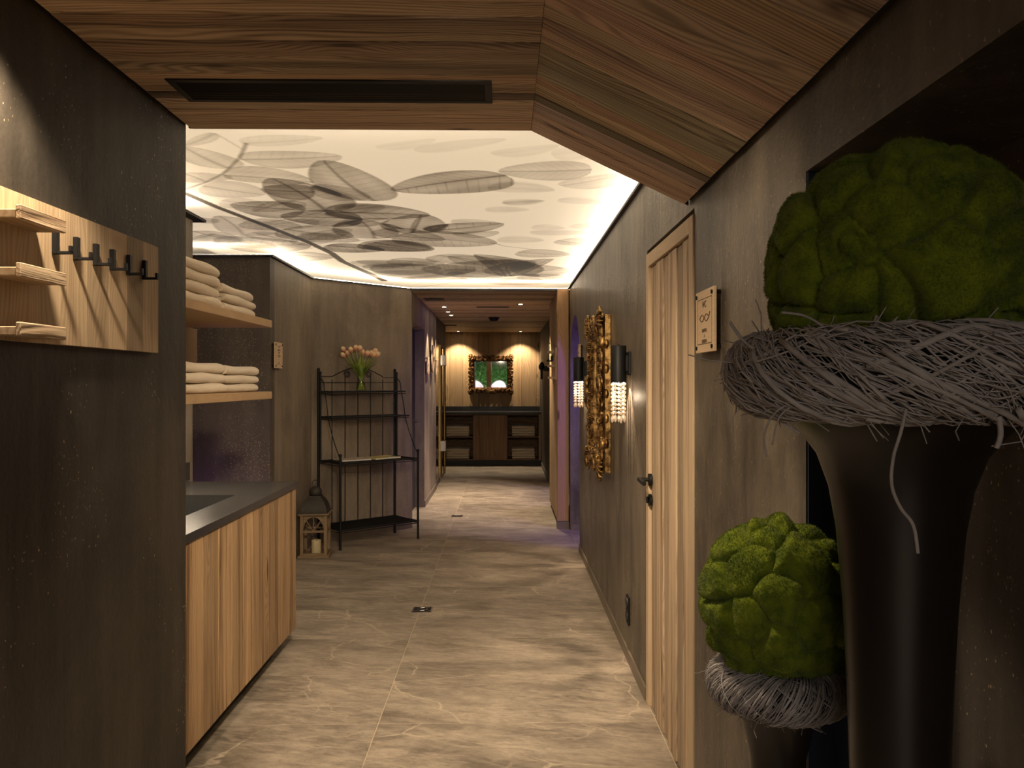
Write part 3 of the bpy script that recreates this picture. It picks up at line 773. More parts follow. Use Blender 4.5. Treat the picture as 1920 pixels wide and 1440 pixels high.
# end wall
we = mesh_obj('wall_end', bx((-1.3, 15.222, 0), (.8, 15.32, 2.42)), M_SOOT)
struct(we, 'end wall of upright knotty boards lit by two spots', 'wall')
xx = -1.20; rr = random.Random(21)
while xx < .66:
    w_ = min(rr.choice([.16, .2, .24, .28]), .70 - xx)
    plank('plank', M_END, we, basis((xx, 15.200, .95), (0, 0, 1), (1, 0, 0)), 1.47, w_ - .0025, .02 + rr.uniform(-.002, .002), tint=rr.choice([.85, .95, 1.05, 1.12]))
    xx += w_

# ---- glazing and glass door in the left corridor wall
wg = thing('window_1', 'smoked glazing with a narrow brass-coloured edge in the left corridor wall', 'window', kind='structure')
mesh_obj('pane', bx((-.968, 11.42, .08), (-.960, 12.22, 2.03)), M_TINT, wg)
mesh_obj('window_frame', bx((-.985, 11.38, 0), (-.945, 11.42, 2.03), .002), M_BLACK, wg)
mesh_obj('sill', bx((-.985, 11.42, 0), (-.950, 12.22, .08), .002), M_BASEB, wg)
mesh_obj('edge_strip', bx((-.985, 12.22, 0), (-.945, 12.25, 2.03), .002), M_BRASS, wg)
d3 = thing('door_3', 'glass door with brass-coloured edge tube and two metal hinges at the far left', 'door', kind='structure')
mesh_obj('pane', bx((-1.000, 12.26, .02), (-.992, 13.30, 2.02)), M_TINT, d3)
bm = bmesh.new(); cyl(bm, (-.965, 13.33, .0), (-.965, 13.33, 2.03), .020, 14); mesh_obj('edge_tube', bm, M_BRASS, d3, smooth=True)
for z in (.36, 1.74): mesh_obj('hinge', bx((-1.015, 13.24, z), (-.935, 13.40, z + .17), .004), M_CHROME, d3)
mesh_obj('head_frame', bx((-1.01, 12.25, 2.02), (-.955, 13.36, 2.045), .002), M_FRAME, d3)

# ---- lounge behind the camera, which the far mirror shows
wb = mesh_obj('wall_back', bx((-3.3, -6.6, 0), (2.4, -6.5, 2.6)), M_NAVY)
struct(wb, 'dark blue back wall of the lounge behind the viewer', 'wall')
for nm, a, b, l in (('wall_lounge_left', (-3.3, -6.5, 0), (-3.2, -1.6, 2.6), 'left wall of the lounge behind the viewer'), ('wall_lounge_right', (2.3, -6.5, 0), (2.4, -1.6, 2.6), 'right wall of the lounge behind the viewer'),
                    ('wall_lounge_front', (-3.2, -1.7, 0), (-1.80, -1.6, 2.6), 'wall beside the lounge opening on the left'), ('wall_lounge_front', (.98, -1.7, 0), (2.3, -1.6, 2.6), 'wall beside the lounge opening on the right')):
    struct(mesh_obj(nm, bx(a, b), M_WALL), l, 'wall')
struct(mesh_obj('ceiling', bx((-3.3, -6.6, 2.6), (2.4, -1.6, 2.65)), M_WHITE), 'plain ceiling of the lounge behind the viewer', 'ceiling')
# ------------------------------------------------------------------ things
# ---- WC door in the right wall
d1 = thing('door_1', 'reclaimed wooden plank door with black lever in the right wall', 'door', kind='structure')
YN, YF, ZD = 2.838, 3.772, 2.055
mesh_obj('reveal_back', bx((X_R + .06, YN, 0), (X_R + .10, YF, 2.07)), M_SOOT, d1)
def vplank(name, mat, parent, x, y0, y1, z0, z1, T, tint=None, bev=.0015):   # upright board on the right wall, face towards -X at x
    return plank(name, mat, parent, basis((x + T, y0, z0), (0, 0, 1), (0, 1, 0)), z1 - z0, y1 - y0, T, bev, tint)
vplank('casing', M_FRAME, d1, X_R - .006, YN, YN + .062, 0, ZD, .05)
vplank('casing', M_FRAME, d1, X_R - .006, YF - .058, YF, 0, ZD, .05)
plank('casing', M_FRAME, d1, basis((X_R + .044, YN + .062, ZD - .060), (0, 1, 0), (0, 0, 1)) @ Matrix.Translation((0, 0, -.05)) if False else basis((X_R - .006, YF - .058, ZD - .060), (0, -1, 0), (0, 0, 1)) @ Matrix.Translation((0, 0, -.05)) if False else basis((X_R - .006, YN + .062, ZD - .060), (0, 1, 0), (0, 0, 1)), YF - .058 - YN - .062, .060, .05)
ys = [YN + .066, 3.035, 3.155, 3.30, 3.415, 3.565, YF - .062]
tn = [1.15, .66, 1.05, .80, 1.16, .84]
for i in range(6):
    vplank('plank', M_DOOR, d1, X_R + .002 + (.006 if i % 2 else 0), ys[i] + .0012, ys[i + 1] - .0012, .006, ZD - .065, .030, tn[i], .002)
bm = bmesh.new()
cyl(bm, (X_R + .003, 3.690, 1.032), (X_R - .009, 3.690, 1.032), .027, 24)
cyl(bm, (X_R - .009, 3.690, 1.032), (X_R - .050, 3.690, 1.032), .0095, 14)
hd = mesh_obj('handle', bm, M_BLACK, d1, smooth=True)
bm = bmesh.new(); tube(bm, [(X_R - .050, 3.702, 1.032), (X_R - .050, 3.69, 1.032), (X_R - .051, 3.62, 1.031), (X_R - .051, 3.562, 1.030)], .0105, 12); mesh_obj('lever', bm, M_BLACK, hd, smooth=True)
bm = bmesh.new()
cyl(bm, (X_R + .003, 3.690, .941), (X_R - .008, 3.690, .941), .026, 24)
box(bm, (X_R - .020, 3.684, .926), (X_R - .008, 3.696, .956), .003)
mesh_obj('thumb_turn', bm, M_BLACK, d1, smooth=True)

# ---- wooden signs on black stand-offs
def sign(name, label, loc, rz, w_, h_, lines, knot=None, gap=.016, t_=.010):
    s = thing(name, label, 'sign', loc, rz)       # local: x right, z up, front = -y, wall at y=0
    plank('panel', M_FRAME, s, basis((-w_ / 2, -gap, -h_ / 2), (1, 0, 0), (0, 0, 1)), w_, h_, t_, .0012, 1.35)
    for sx in (-1, 1):
        for sz in (-1, 1):
            x, z = sx * (w_ / 2 - .016), sz * (h_ / 2 - .016)
            bm = bmesh.new(); cyl(bm, (x, 0, z), (x, -gap - t_ - .004, z), .0065, 12)
            mesh_obj('standoff', bm, M_BLACK, s, smooth=True)
    f = -gap - t_ - .0004
    bm = bmesh.new(); i, e = .022, .0011; a, b = w_ / 2 - i, h_ / 2 - i * 1.25
    box(bm, (-a, f, b - e), (a, f + .0004, b + e)); box(bm, (-a, f, -b - e), (a, f + .0004, -b + e))
    box(bm, (-a - e, f, -b), (-a + e, f + .0004, b)); box(bm, (a - e, f, -b), (a + e, f + .0004, b))
    mesh_obj('border_line', bm, M_INK, s)
    for body, size, z in lines:
        lettering(body, size, M_INK, s, Matrix.Translation((0, f, z)) @ Matrix.Rotation(PI / 2, 4, 'X'))
    if knot:
        kz, kw, kh, tail = knot
        bm = bmesh.new()
        for sgn in (1, -1):
            pts = [(-kw / 2 + kw * q / 24 * (1.0), f, kz + sgn * kh / 2 * math.sin(2 * PI * q / 24)) for q in range(25)]
            if sgn == -1 and tail: pts += [(kw / 2 + .010, f, kz + kh * .35), (kw / 2 + .016, f, kz + kh * .75)]
            tube(bm, pts, .0017, 6)
        mesh_obj('emblem', bm, M_INK, s)
    return s
sign('wooden_sign', 'square pale wooden sign with fish-like loop emblem beside the plank door', (X_R, 2.590, 1.664), -PI / 2, .229, .198,
     [('WC', .030, .052), ('DAMEN', .017, -.030), ('&', .013, -.047), ('HERREN', .017, -.064)], (.010, .115, .021, True))
sign('wooden_sign', 'narrow wooden sign on the lobby wall above the lantern', (-1.745, 6.305, 1.676), PI / 2, .205, .196,
     [('ZU', .022, .062), ('DUSCHE', .020, .038), ('UND', .018, .018), ('&', .014, -.034), ('WC', .018, -.058)], (-.006, .07, .018, False))
sign('wooden_sign', 'first wooden sign along the corridor wall, before the round disc', (-.94, 9.96, 1.674), PI / 2, .30, .20, [('SPA', .04, .0)])
sign('wooden_sign', 'small wooden sign beyond the round disc on the corridor wall', (-.94, 11.20, 1.68), PI / 2, .16, .20, [('SAUNA', .025, .0)])
sign('wooden_sign', 'small wooden sign above the far wall lamp near the arch', (X_R, 6.98, 1.718), -PI / 2, .16, .15, [('SPA', .028, .0)])
s = thing('wall_disc', 'round pale wooden disc standing off the left corridor wall', 'wall decoration', (-.94, 10.55, 1.77), PI / 2)
bm = bmesh.new(); lathe(bm, [(0, 0), (.176, 0), (.18, .004), (.18, .014), (.176, .018), (0, .018)], 40)
mesh_obj('disc', bm, M_OAK, s, Matrix.Translation((0, -.02, 0)) @ Matrix.Rotation(PI / 2, 4, 'X'), True)
bm = bmesh.new(); lathe(bm, [(0, .018), (.04, .018), (.036, .026), (0, .028)], 20); mesh_obj('centre_boss', bm, M_BLACK, s, Matrix.Translation((0, -.02, 0)) @ Matrix.Rotation(PI / 2, 4, 'X'), True)
bm = bmesh.new(); cyl(bm, (0, 0, 0), (0, -.022, 0), .02); mesh_obj('standoff', bm, M_BLACK, s, smooth=True)

# ---- coat board on the near left wall
cb = thing('coat_rack', 'pale wooden coat board with black hooks and small ledges on the near left wall', 'coat rack')
XB = X_L + .020
yb = [1.28, 1.47, 1.615, 1.765, 1.905, 2.035, 2.165, 2.285, 2.395, 2.500, 2.610]
tn = [.82, .95, .78, 1.0, 1.08, 1.02, .96, 1.14, .70, .94]
for i in range(len(yb) - 1):
    plank('plank', M_OAK, cb, basis((X_L + .001, yb[i] + .0003, 1.563), (0, 0, 1), (0, -1, 0)) @ Matrix.Translation((0, -(yb[i + 1] - yb[i]) + .0006, 0)), .333, yb[i + 1] - yb[i] - .0006, .019, .0003, tn[i])
for zt_ in (1.842, 1.7195, 1.594):
    lg = plank('ledge', M_OAK, cb, basis((XB, 1.752, zt_ - .024), (0, 1, 0), (-1, 0, 0)) @ Matrix.Translation((0, -.060, 0)), .176, .060, .019, .002, .95)
    lp = plank('ledge_lip', M_DOOR, cb, basis((XB + .060, 1.749, zt_ - .026), (0, 1, 0), (-1, 0, 0)) @ Matrix.Translation((0, -.012, 0)), .180, .012, .030, .002, 1.1)
for y in (2.005, 2.102, 2.201, 2.293, 2.394, 2.497):
    bm = bmesh.new()
    box(bm, (XB + .0005, y - .008, 1.780), (XB + .0125, y + .008, 1.838), .0012)
    box(bm, (XB + .011, y - .006, 1.780), (XB + .046, y + .006, 1.787), .001)
    box(bm, (XB + .039, y - .006, 1.783), (XB + .046, y + .006, 1.800), .001)
    mesh_obj('hook', bm, M_BLACK, cb)

# ---- washstand cabinet, worktop with basin, towel shelf
cab = thing('washstand_cabinet', 'wall-hung-looking cabinet with reclaimed plank fronts under the black worktop', 'cabinet')
XF = -1.165
bm = bmesh.new(); box(bm, (-1.795, 2.892, .10), (XF - .024, 4.606, .118)); mesh_obj('bottom_panel', bm, M_TRIM, cab)
for y in (2.892, 4.588): mesh_obj('side_panel', bx((-1.795, y, .1182), (XF - .024, y + .018, .880)), M_TRIM, cab)
mesh_obj('back_panel', bx((-1.795, 2.911, .1182), (-1.785, 4.587, .880)), M_TRIM, cab)
mesh_obj('toe_kick', bx((-1.795, 2.892, .0), (XF - .075, 4.40, .098)), M_TRIM, cab)
doors = [(2.892, 3.534, [3.010, 3.205, 3.372]), (3.538, 3.828, [3.690]), (3.832, 4.618, [4.080, 4.270, 4.47])]
tn = iter([1.0, 1.12, .86, .98, .78, 1.10, .92, .80, 1.08, .95, 1.0, .95])
for a, b, js in doors:
    dr = mesh_obj('door', bx((XF - .0238, a, .102), (XF - .019, b, .878)), M_TRIM, cab)
    e = [a] + js + [b]
    for i in range(len(e) - 1):
        plank('plank', M_FRONT, dr, basis((XF - .0188, e[i + 1] - .0007, .101), (0, 0, 1), (0, -1, 0)), .777, e[i + 1] - e[i] - .0014, .0188, .0015, next(tn))
plank('end_panel', M_FRONT, cab, basis((-1.795, 4.606, .10), (1, 0, 0), (0, 0, 1)) @ Matrix.Translation((0, 0, -.012)), .60, .778, .012, .0012, .9)
wt = thing('worktop', 'black stone worktop with sunken basin on the plank-fronted cabinet', 'worktop')
bm = bmesh.new()
xa, xb, ya, yb_ = -1.745, -1.325, 3.02, 4.08
z0, z1 = .8805, .915
X0, X1, Y0_, Y1_ = -1.797, -1.157, 2.892, 4.630
box(bm, (X0, Y0_, z0), (xa, Y1_, z1)); box(bm, (xb, Y0_, z0), (X1, Y1_, z1), .0008)
box(bm, (xa, yb_, z0), (xb, Y1_, z1)); box(bm, (xa, Y0_, z0), (xb, ya, z1))
mesh_obj('slab', bm, M_STONE, wt)
bm = bmesh.new(); d = .14
q = [bm.verts.new(p) for p in ((xa + .03, ya + .05, z1 - d), (xb - .03, ya + .05, z1 - d), (xb - .03, yb_ - .12, z1 - d), (xa + .03, yb_ - .12, z1 - d), (xa, ya, z1 - .003), (xb, ya, z1 - .003), (xb, yb_, z1 - .003), (xa, yb_, z1 - .003))]
for f in ((0, 1, 2, 3), (0, 4, 5, 1), (1, 5, 6, 2), (2, 6, 7, 3), (3, 7, 4, 0)): bm.faces.new([q[i] for i in f])
mesh_obj('basin', bm, M_SINK, wt)
mesh_obj('upstand', bx((-1.797, 2.892, .9152), (-1.785, 4.70, 1.018), .001), M_STONE, wt)
sh = thing('towel_shelf', 'oak wall shelf with two boards above the black worktop', 'shelf')
for zt_ in (1.818, 1.419):
    plank('shelf_board', M_SHELF, sh, basis((-1.304, 2.892, zt_ - .041), (0, 1, 0), (-1, 0, 0)), 1.748, .492, .041, .002)
plank('back_panel', M_SHELF, sh, basis((-1.794, 4.20, 1.4195), (0, 0, 1), (0, -1, 0)) @ Matrix.Translation((0, -.56, 0)), .357, .56, .028, .001, .62)
mesh_obj('led_profile', bx((-1.712, 3.0, 1.372), (-1.690, 4.60, 1.3775)), M_LEDM, sh)

# ---- folded towels
def towel_bm(w_, d_, h_, seed=0, dark=0):
    """folded terry towel: U-shaped cross-section (y depth, front fold at -y), length w_ along x"""
    r = random.Random(seed); bm = bmesh.new()
    prof = []; n = 9; hh = h_ / 2
    for k in range(n + 1):                      # outer skin, from top back round the front fold to bottom back
        a = PI / 2 + PI * k / n; prof.append((-d_ / 2 + hh * 1.1 + math.cos(a) * hh * 1.1, hh + math.sin(a) * hh))
    prof = [(d_ / 2, h_ * .96), (d_ / 6, h_ * .985), (-d_ / 5, h_ * 1.01)] + prof + [(-d_ / 5, 0), (d_ / 6, 0), (d_ / 2, 0)]
    inner = [(d_ / 2, hh * .88), (0, hh * .90), (-d_ / 2 + hh * 1.0, hh * .95), (-d_ / 2 + hh * .8, hh), (-d_ / 2 + hh * 1.0, hh * 1.06), (0, hh * 1.08), (d_ / 2, hh * 1.10)]
    prof += inner; m = 14; rings = []
    for i in range(m + 1):
        u = i / m; x = (u - .5) * w_; ed = min(u, 1 - u) * m
        sq = 1.0 - (.10 if ed < .5 else .03 if ed < 1.5 else 0)
        rg = []
        for y, z in prof:
            p = Vector((x, y, z)); nn = noise.noise(Vector((x * 9 + seed * 7.1, y * 7, z * 30))) * .0030
            zz = hh + (z - hh) * sq + nn + .0035 * math.sin(u * 7 + seed) * (z / h_)
            rg.append(bm.verts.new((x + noise.noise(Vector((seed, y * 12, z * 40))) * .003 * (1 if ed < 1 else .2), y + nn * 1.5 + (.004 if ed < .5 else 0) * (1 if y < 0 else -1), max(zz, 0))))
        rings.append(rg)
    L_ = len(prof)
    for a, b in zip(rings, rings[1:]):
        for k in range(L_): bm.faces.new((a[k], a[(k + 1) % L_], b[(k + 1) % L_], b[k]))
    # end caps: quads between outer skin and slit
    no = len(prof) - len(inner)
    for rg, fl in ((rings[0], 0), (rings[-1], 1)):
        o_, i_ = rg[:no], rg[no:][::-1]
        steps = max(no, len(i_))
        for k in range(no - 1):
            ia = min(int(k * (len(i_) - 1) / (no - 1)), len(i_) - 1); ib = min(int((k + 1) * (len(i_) - 1) / (no - 1)), len(i_) - 1)
            f = [o_[k], o_[k + 1], i_[ib]] + ([i_[ia]] if ia != ib else [])
            try: bm.faces.new(f if fl else f[::-1])
            except ValueError: pass
    return bm
tow_me = []
for s_ in range(5):
    bm = towel_bm(.505, .40, .0435, s_ + 1); bmesh.ops.recalc_face_normals(bm, faces=bm.faces[:])
    me = D.meshes.new('towel'); bm.to_mesh(me); bm.free(); me.materials.append(M_TOWEL); me.polygons.foreach_set('use_smooth', [True] * len(me.polygons)); me.set_sharp_from_angle(angle=1.0); tow_me.append(me)
ORD = ['bottom', 'middle', 'top']
rr = random.Random(5)
def towel_stack(x, y, z, n, rz, group, where, sc=(1, 1, 1), tilt=0.0, stepz=.0445, names=ORD):
    for k in range(n):
        o = D.objects.new('folded_towel', tow_me[(k * 2 + int(abs(y) * 10)) % 5]); COL.objects.link(o)
        o.location = (x + rr.uniform(-.006, .006), y + rr.uniform(-.012, .012), z + k * stepz * sc[2]); o.scale = sc
        o.rotation_euler = (0, tilt * k, rz + rr.uniform(-.02, .02))
        tag(o, 'cream folded towel, %s of the %s' % (names[k], where), 'towel', group)
ux = -1.548
G1, G2 = 'towels on the upper oak shelf', 'towels on the lower oak shelf'
towel_stack(ux, 4.235, 1.8185, 3, PI / 2, G1, 'far stack on the upper oak shelf')
towel_stack(ux, 3.685, 1.8185, 4, PI / 2, G1, 'near stack on the upper oak shelf', (1, 1, 1.12), names=['bottom', 'second', 'third', 'top'])
towel_stack(ux, 4.290, 1.4195, 3, PI / 2, G2, 'far stack on the lower oak shelf')
towel_stack(ux, 3.760, 1.4195, 3, PI / 2, G2, 'middle stack on the lower oak shelf', (.98, 1, 1.05))
towel_stack(ux, 3.235, 1.4195, 3, PI / 2, G2, 'stack nearest the corner on the lower oak shelf', (.98, 1, 1.02))

# ---- wooden lantern with candle on the floor
lw, lh = .225, .335
la = thing('lantern', 'weathered wooden lantern with arched windows and domed metal roof, standing on the floor', 'lantern', (-1.600, 7.00, 0), math.radians(4))
M_LANT = wood('weathered_lantern_wood', (.27, .19, .11), (.12, .075, .04), vary=.1, knot=.4)
plank('base_board', M_LANT, la, basis((-lw / 2 - .016, -lw / 2 - .016, 0), (1, 0, 0), (0, 1, 0)), lw + .032, lw + .032, .022, .003)
for sx in (-1, 1):
    for sy in (-1, 1):
        plank('corner_post', M_LANT, la, basis((sx * (lw / 2 - .014) - .014, sy * (lw / 2 - .014) - .014, .022), (0, 0, 1), (1, 0, 0)), lh, .028, .028, .002)
plank('top_board', M_LANT, la, basis((-lw / 2 - .014, -lw / 2 - .014, lh + .022), (1, 0, 0), (0, 1, 0)), lw + .028, lw + .028, .014, .003)
for q in range(4):
    R_ = Matrix.Rotation(q * PI / 2, 4, 'Z')
    bm = bmesh.new(); y = -lw / 2 + .004; hw = lw / 2 - .028
    za, zb = .022 + lh * .60, .022 + lh         # arched head panel
    box(bm, (-hw, y, za - .010), (hw, y + .012, za + .008)); mesh_obj('bottom_rail', bx((-hw, y, .0222), (hw, y + .012, .040), .001), M_LANT, la, R_)
    N = 12; prev = None
    for k in range(N + 1):
        a = PI - PI * k / N; px, pz = hw * math.cos(a) * .98, za + .008 + (zb - za - .022) * math.sin(a)
        if prev:
            v = [bm.verts.new(p) for p in ((prev[0], y, prev[1]), (px, y, pz), (px, y, zb), (prev[0], y, zb), (prev[0], y + .012, prev[1]), (px, y + .012, pz), (px, y + .012, zb), (prev[0], y + .012, zb))]
            for f in ((0, 1, 2, 3), (7, 6, 5, 4), (0, 4, 5, 1), (3, 2, 6, 7)): bm.faces.new([v[i] for i in f])
        prev = (px, pz)
    for a in (PI / 4, PI / 2, 3 * PI / 4):
        e = (hw * math.cos(a) * .97, y + .006, za + .008 + (zb - za - .022) * math.sin(a)); tube(bm, [(0, y + .006, za), e], .0045, 6)
    mesh_obj('arched_window', bm, M_LANT, la, R_)
bm = bmesh.new()
lathe(bm, [(.158, 0), (.158, .008), (.150, .030), (.138, .062), (.120, .092), (.094, .118), (.076, .132), (.074, .142), (.0, .146)], 4)
M_ROOF = plain('aged_roof_metal', (.040, .034, .028), .6, .5, var=.5, scale=18, bmp=.3)
mesh_obj('roof', bm, M_ROOF, la, Matrix.Translation((0, 0, lh + .036)) @ Matrix.Rotation(PI / 4, 4, 'Z'), True, 50)
bm = bmesh.new(); lathe(bm, [(.0, 0), (.050, .002), (.054, .014), (.055, .030), (.046, .052), (.026, .068), (0, .074)], 24)
mesh_obj('cap_ball', bm, M_ROOF, la, Matrix.Translation((0, 0, lh + .182)), True)
bm = bmesh.new(); tube(bm, [(.028 * math.cos(a), 0, .028 * math.sin(a)) for a in [2 * PI * k / 20 for k in range(20)]], .003, 6, closed=True)
mesh_obj('ring', bm, M_ROOF, la, Matrix.Translation((0, 0, lh + .278)), True)
cd = thing('candle', 'short ivory pillar candle inside the wooden lantern', 'candle', (-1.590, 6.985, .0222))
M_WAX = plain('ivory_wax', (.66, .58, .36), .5, var=.05, sss=.2)
bm = bmesh.new(); lathe(bm, [(0, 0), (.038, 0), (.040, .004), (.040, .110), (.036, .114), (.028, .108), (0, .106)], 28); mesh_obj('wax', bm, M_WAX, cd, smooth=True)
bm = bmesh.new(); tube(bm, [(0, 0, .106), (.001, 0, .114), (.003, 0, .121)], .0015, 6); mesh_obj('wick', bm, M_SOOT, cd)

# ---- black iron rack
rk = thing('metal_rack', 'tall black wrought-iron rack with four wire shelves against the slanting wall', 'rack')
e1 = Vector((.645, .545, 0)).normalized(); e2 = Vector((e1.y, -e1.x, 0))       # along the wall, out of the wall
BL = Vector((-1.690, 7.515, 0)); WD, DP = .815, .40
def rp(u, v, z): return BL + e1 * u + e2 * v + Vector((0, 0, z))
for u, zt_, nm in ((0, 1.59, 'post'), (WD, 1.59, 'post')):
    bm = bmesh.new(); cyl(bm, rp(u, 0, 0), rp(u, 0, zt_), .0125, 10); ball(bm, rp(u, 0, zt_),   .0135, 2); mesh_obj(nm, bm, M_BLACK, rk, smooth=True)
    bm = bmesh.new(); cyl(bm, rp(u, .035, .74), rp(u, .035, 1.555), .009, 10); ball(bm, rp(u, .035, 1.558), .012, 2); mesh_obj('post', bm, M_BLACK, rk, smooth=True)
for u in (0, WD):
    bm = bmesh.new(); cyl(bm, rp(u, DP, 0), rp(u, DP, .825), .011, 10); ball(bm, rp(u, DP, .83), .015, 2); mesh_obj('front_leg', bm, M_BLACK, rk, smooth=True)
    pts = []
    for k in range(23):                     # curved side rod from the top down to the table front
        s_ = k / 22
        v_ = .02 + (.17 - .02) * min(1, s_ * 2.4) ** .55 if s_ < .42 else .17 + (DP - .17) * ((s_ - .42) / .58) ** 1.5
        pts.append(rp(u, v_, 1.515 - .72 * s_ if s_ > .15 else 1.515 - .72 * s_ * .55 - .0))
    bm = bmesh.new(); tube(bm, pts, .0045, 6); mesh_obj('curved_rod', bm, M_BLACK, rk, smooth=True)
for z, dp in ((1.385, .185), (1.155, .25), (.755, DP), (.170, DP)):
    bm = bmesh.new()
    tube(bm, [rp(0, 0, z), rp(WD, 0, z), rp(WD, dp, z), rp(0, dp, z)], .0075, 6, closed=True)
    tube(bm, [rp(0, 0, z - .02), rp(WD, 0, z - .02), rp(WD, dp, z - .02), rp(0, dp, z - .02)], .004, 6, closed=True)
    nn = 60 if z < 1 else 44
    for k in range(1, nn): 
        u = WD * k / nn; tube(bm, [rp(u, 0, z + .002), rp(u, dp, z + .002)], .0016, 4, cap=False)
    for k in range(1, int(dp / .013)): tube(bm, [rp(0, dp * k / int(dp / .013), z), rp(WD, dp * k / int(dp / .013), z)], .0014, 4, cap=False)
    for k in (1, 2): tube(bm, [rp(WD * k / 3, 0, z - .004), rp(WD * k / 3, dp, z - .004)], .005, 6)
    mesh_obj('wire_shelf', bm, M_BLACK, rk)
for k in range(1, 6):
    u = WD * k / 6; top = 1.50 + (.06 if k in (2, 4) else .10 if k == 3 else 0)
    bm = bmesh.new(); tube(bm, [rp(u, 0, .17), rp(u, 0, top)], .0042, 6); mesh_obj('back_wire', bm, M_BLACK, rk)
bm = bmesh.new()
tube(bm, [rp(0, 0, 1.47), rp(WD, 0, 1.47)], .0035, 6); tube(bm, [rp(0, 0, 1.525), rp(WD / 6, 0, 1.525)], .0035, 6); tube(bm, [rp(5 * WD / 6, 0, 1.515), rp(WD, 0, 1.515)], .0035, 6)
tube(bm, [rp(WD / 6 + (4 * WD / 6) * k / 20, 0, 1.525 + .085 * math.sin(PI * k / 20)) for k in range(21)], .0045, 6)
for s_ in (0, 1):
    c0 = .36 if s_ == 0 else .64
    tube(bm, [rp(WD * (c0 + (.045 - .0011 * k) * math.cos(k * .42) * (1 if s_ else -1)), 0, 1.545 + (.035 - .0009 * k) * math.sin(k * .42)) for k in range(30)], .003, 5)
mesh_obj('top_scroll', bm, M_BLACK, rk, smooth=True)

# ---- magazines on the rack
def mag_cover(name, a, b, c):
    m, t = mk(name); p = nd(t, 'ShaderNodeTexCoord').outputs['Object']
    n = nz(t, p, 14, 3); n2 = nz(t, vm(t, 'MULTIPLY', p, (9, 22, 9)), 1.3, 3)
    col = mix(t, ss(t, n, .45, .58), a, b); col = mix(t, ss(t, n2, .56, .66), col, c)
    out(t, pb(t, col=col, rough=.35)); return m
def magazine(label, u, v, rz, m, z=.759):
    p = rp(u, v, z); o = thing('magazine', label, 'magazine', p, math.atan2(e1.y, e1.x) + rz, 'magazines on the rack')
    mesh_obj('pages', bx((-.140, -.103, 0), (.140, .103, .012), .001), M_WHITE, o)
    mesh_obj('cover', bx((-.142, -.105, .0122), (.142, .105, .0135), .0004), m, o)
    mesh_obj('spine', bx((-.1435, -.105, .0), (-.1405, .105, .0135), .0005), m, o)
magazine('magazine with pale beige and brown cover, on the third shelf of the rack', .25, .17, -.10, mag_cover('beige_cover', (.55, .45, .36), (.70, .62, .52), (.22, .14, .09)))
magazine('magazine with yellow cover on the third shelf of the rack', .56, .18, .06, mag_cover('yellow_cover', (.62, .50, .05), (.65, .58, .42), (.25, .30, .10)))

# ---- vase with tulips on the top shelf
vc = rp(.385, .095, 1.388)
va = thing('vase', 'clear glass vase with yellowish water on the top shelf of the rack', 'vase', vc)
bm = bmesh.new(); lathe(bm, [(0, 0), (.046, 0), (.050, .004), (.044, .060), (.038, .115), (.042, .170), (.056, .215), (.054, .215), (.040, .170), (.035, .115), (.041, .060), (.046, .010), (0, .008)], 28)
mesh_obj('glass_body', bm, M_GLASS, va, smooth=True, angle=80)
bm = bmesh.new(); lathe(bm, [(0, .009), (.0455, .011), (.0408, .060), (.038, .085), (0, .085)], 28); mesh_obj('water', bm, M_WATER, va, smooth=True)
def grad(name, a, b, z0, z1):
    m, t = mk(name); z = nd(t, 'ShaderNodeSeparateXYZ', {0: nd(t, 'ShaderNodeTexCoord').outputs['Object']}).outputs[2]
    out(t, pb(t, col=mix(t, ss(t, z, z0, z1), a, b), rough=.55, sss=.1)); return m
M_BLOOM = grad('tulip_petal', (.70, .27, .20), (.86, .64, .38), -.016, .030)
M_STEM = plain('tulip_green', (.27, .36, .06), .5, var=.25)
bm = bmesh.new()
def petal(bm, a, r0, tw, h_):
    n, m_ = 6, 4; g = []
    for i in range(n + 1):
        s_ = i / n; rr_ = r0 * (math.sin(PI * min(1, s_ * .80 + .10)) ** .8) * 1.0; w_ = .62 * math.sin(PI * (s_ * .86 + .10)) ** .7
        g.append([bm.verts.new(((rr_ + .0012 * (1 - abs(j / m_ * 2 - 1))) * math.cos(a + (j / m_ - .5) * 2 * w_), (rr_ + .0012 * (1 - abs(j / m_ * 2 - 1))) * math.sin(a + (j / m_ - .5) * 2 * w_), -.018 + h_ * s_)) for j in range(m_ + 1)])
    for i in range(n):
        for j in range(m_): bm.faces.new((g[i][j], g[i][j + 1], g[i + 1][j + 1], g[i + 1][j]))
for k in range(3): petal(bm, 2 * PI * k / 3, .0225, 1, .060); petal(bm, 2 * PI * k / 3 + PI / 3, .0205, 1, .058)
blm = D.meshes.new('bloom'); bm.to_mesh(blm); bm.free(); blm.materials.append(M_BLOOM); blm.polygons.foreach_set('use_smooth', [True] * len(blm.polygons))
# (sideways, depth, height) of each bloom seen from the front
TU = [(-.150, .02, .372), (-.148, -.02, .318), (-.115, .03, .335), (-.085, -.01, .365), (-.045, .02, .382), (-.008, -.02, .376), (.012, .03, .340), (.052, .0, .332), (.085, .02, .335), (.105, -.01, .322), (.118, .03, .356), (.140, 0, .325)]
TL = ['upper of the two leftmost tulips, cream and pink, in the glass vase', 'lower of the two leftmost tulips, nearly drooping to the vase rim', 'third tulip from the left, half hidden between two higher blooms',
      'fourth tulip from the left, tall pink bloom in the glass vase', 'highest tulip of the bouquet, fifth from the left', 'tall tulip just left of the middle gap in the bouquet', 'tulip at the middle of the bouquet, below its taller neighbours',
      'first low tulip right of the middle of the bouquet', 'second low tulip right of the middle of the bouquet', 'small low tulip between the right-hand blooms of the bouquet', 'higher of the tulips at the right edge of the bouquet', 'lower tulip at the very right edge of the bouquet']
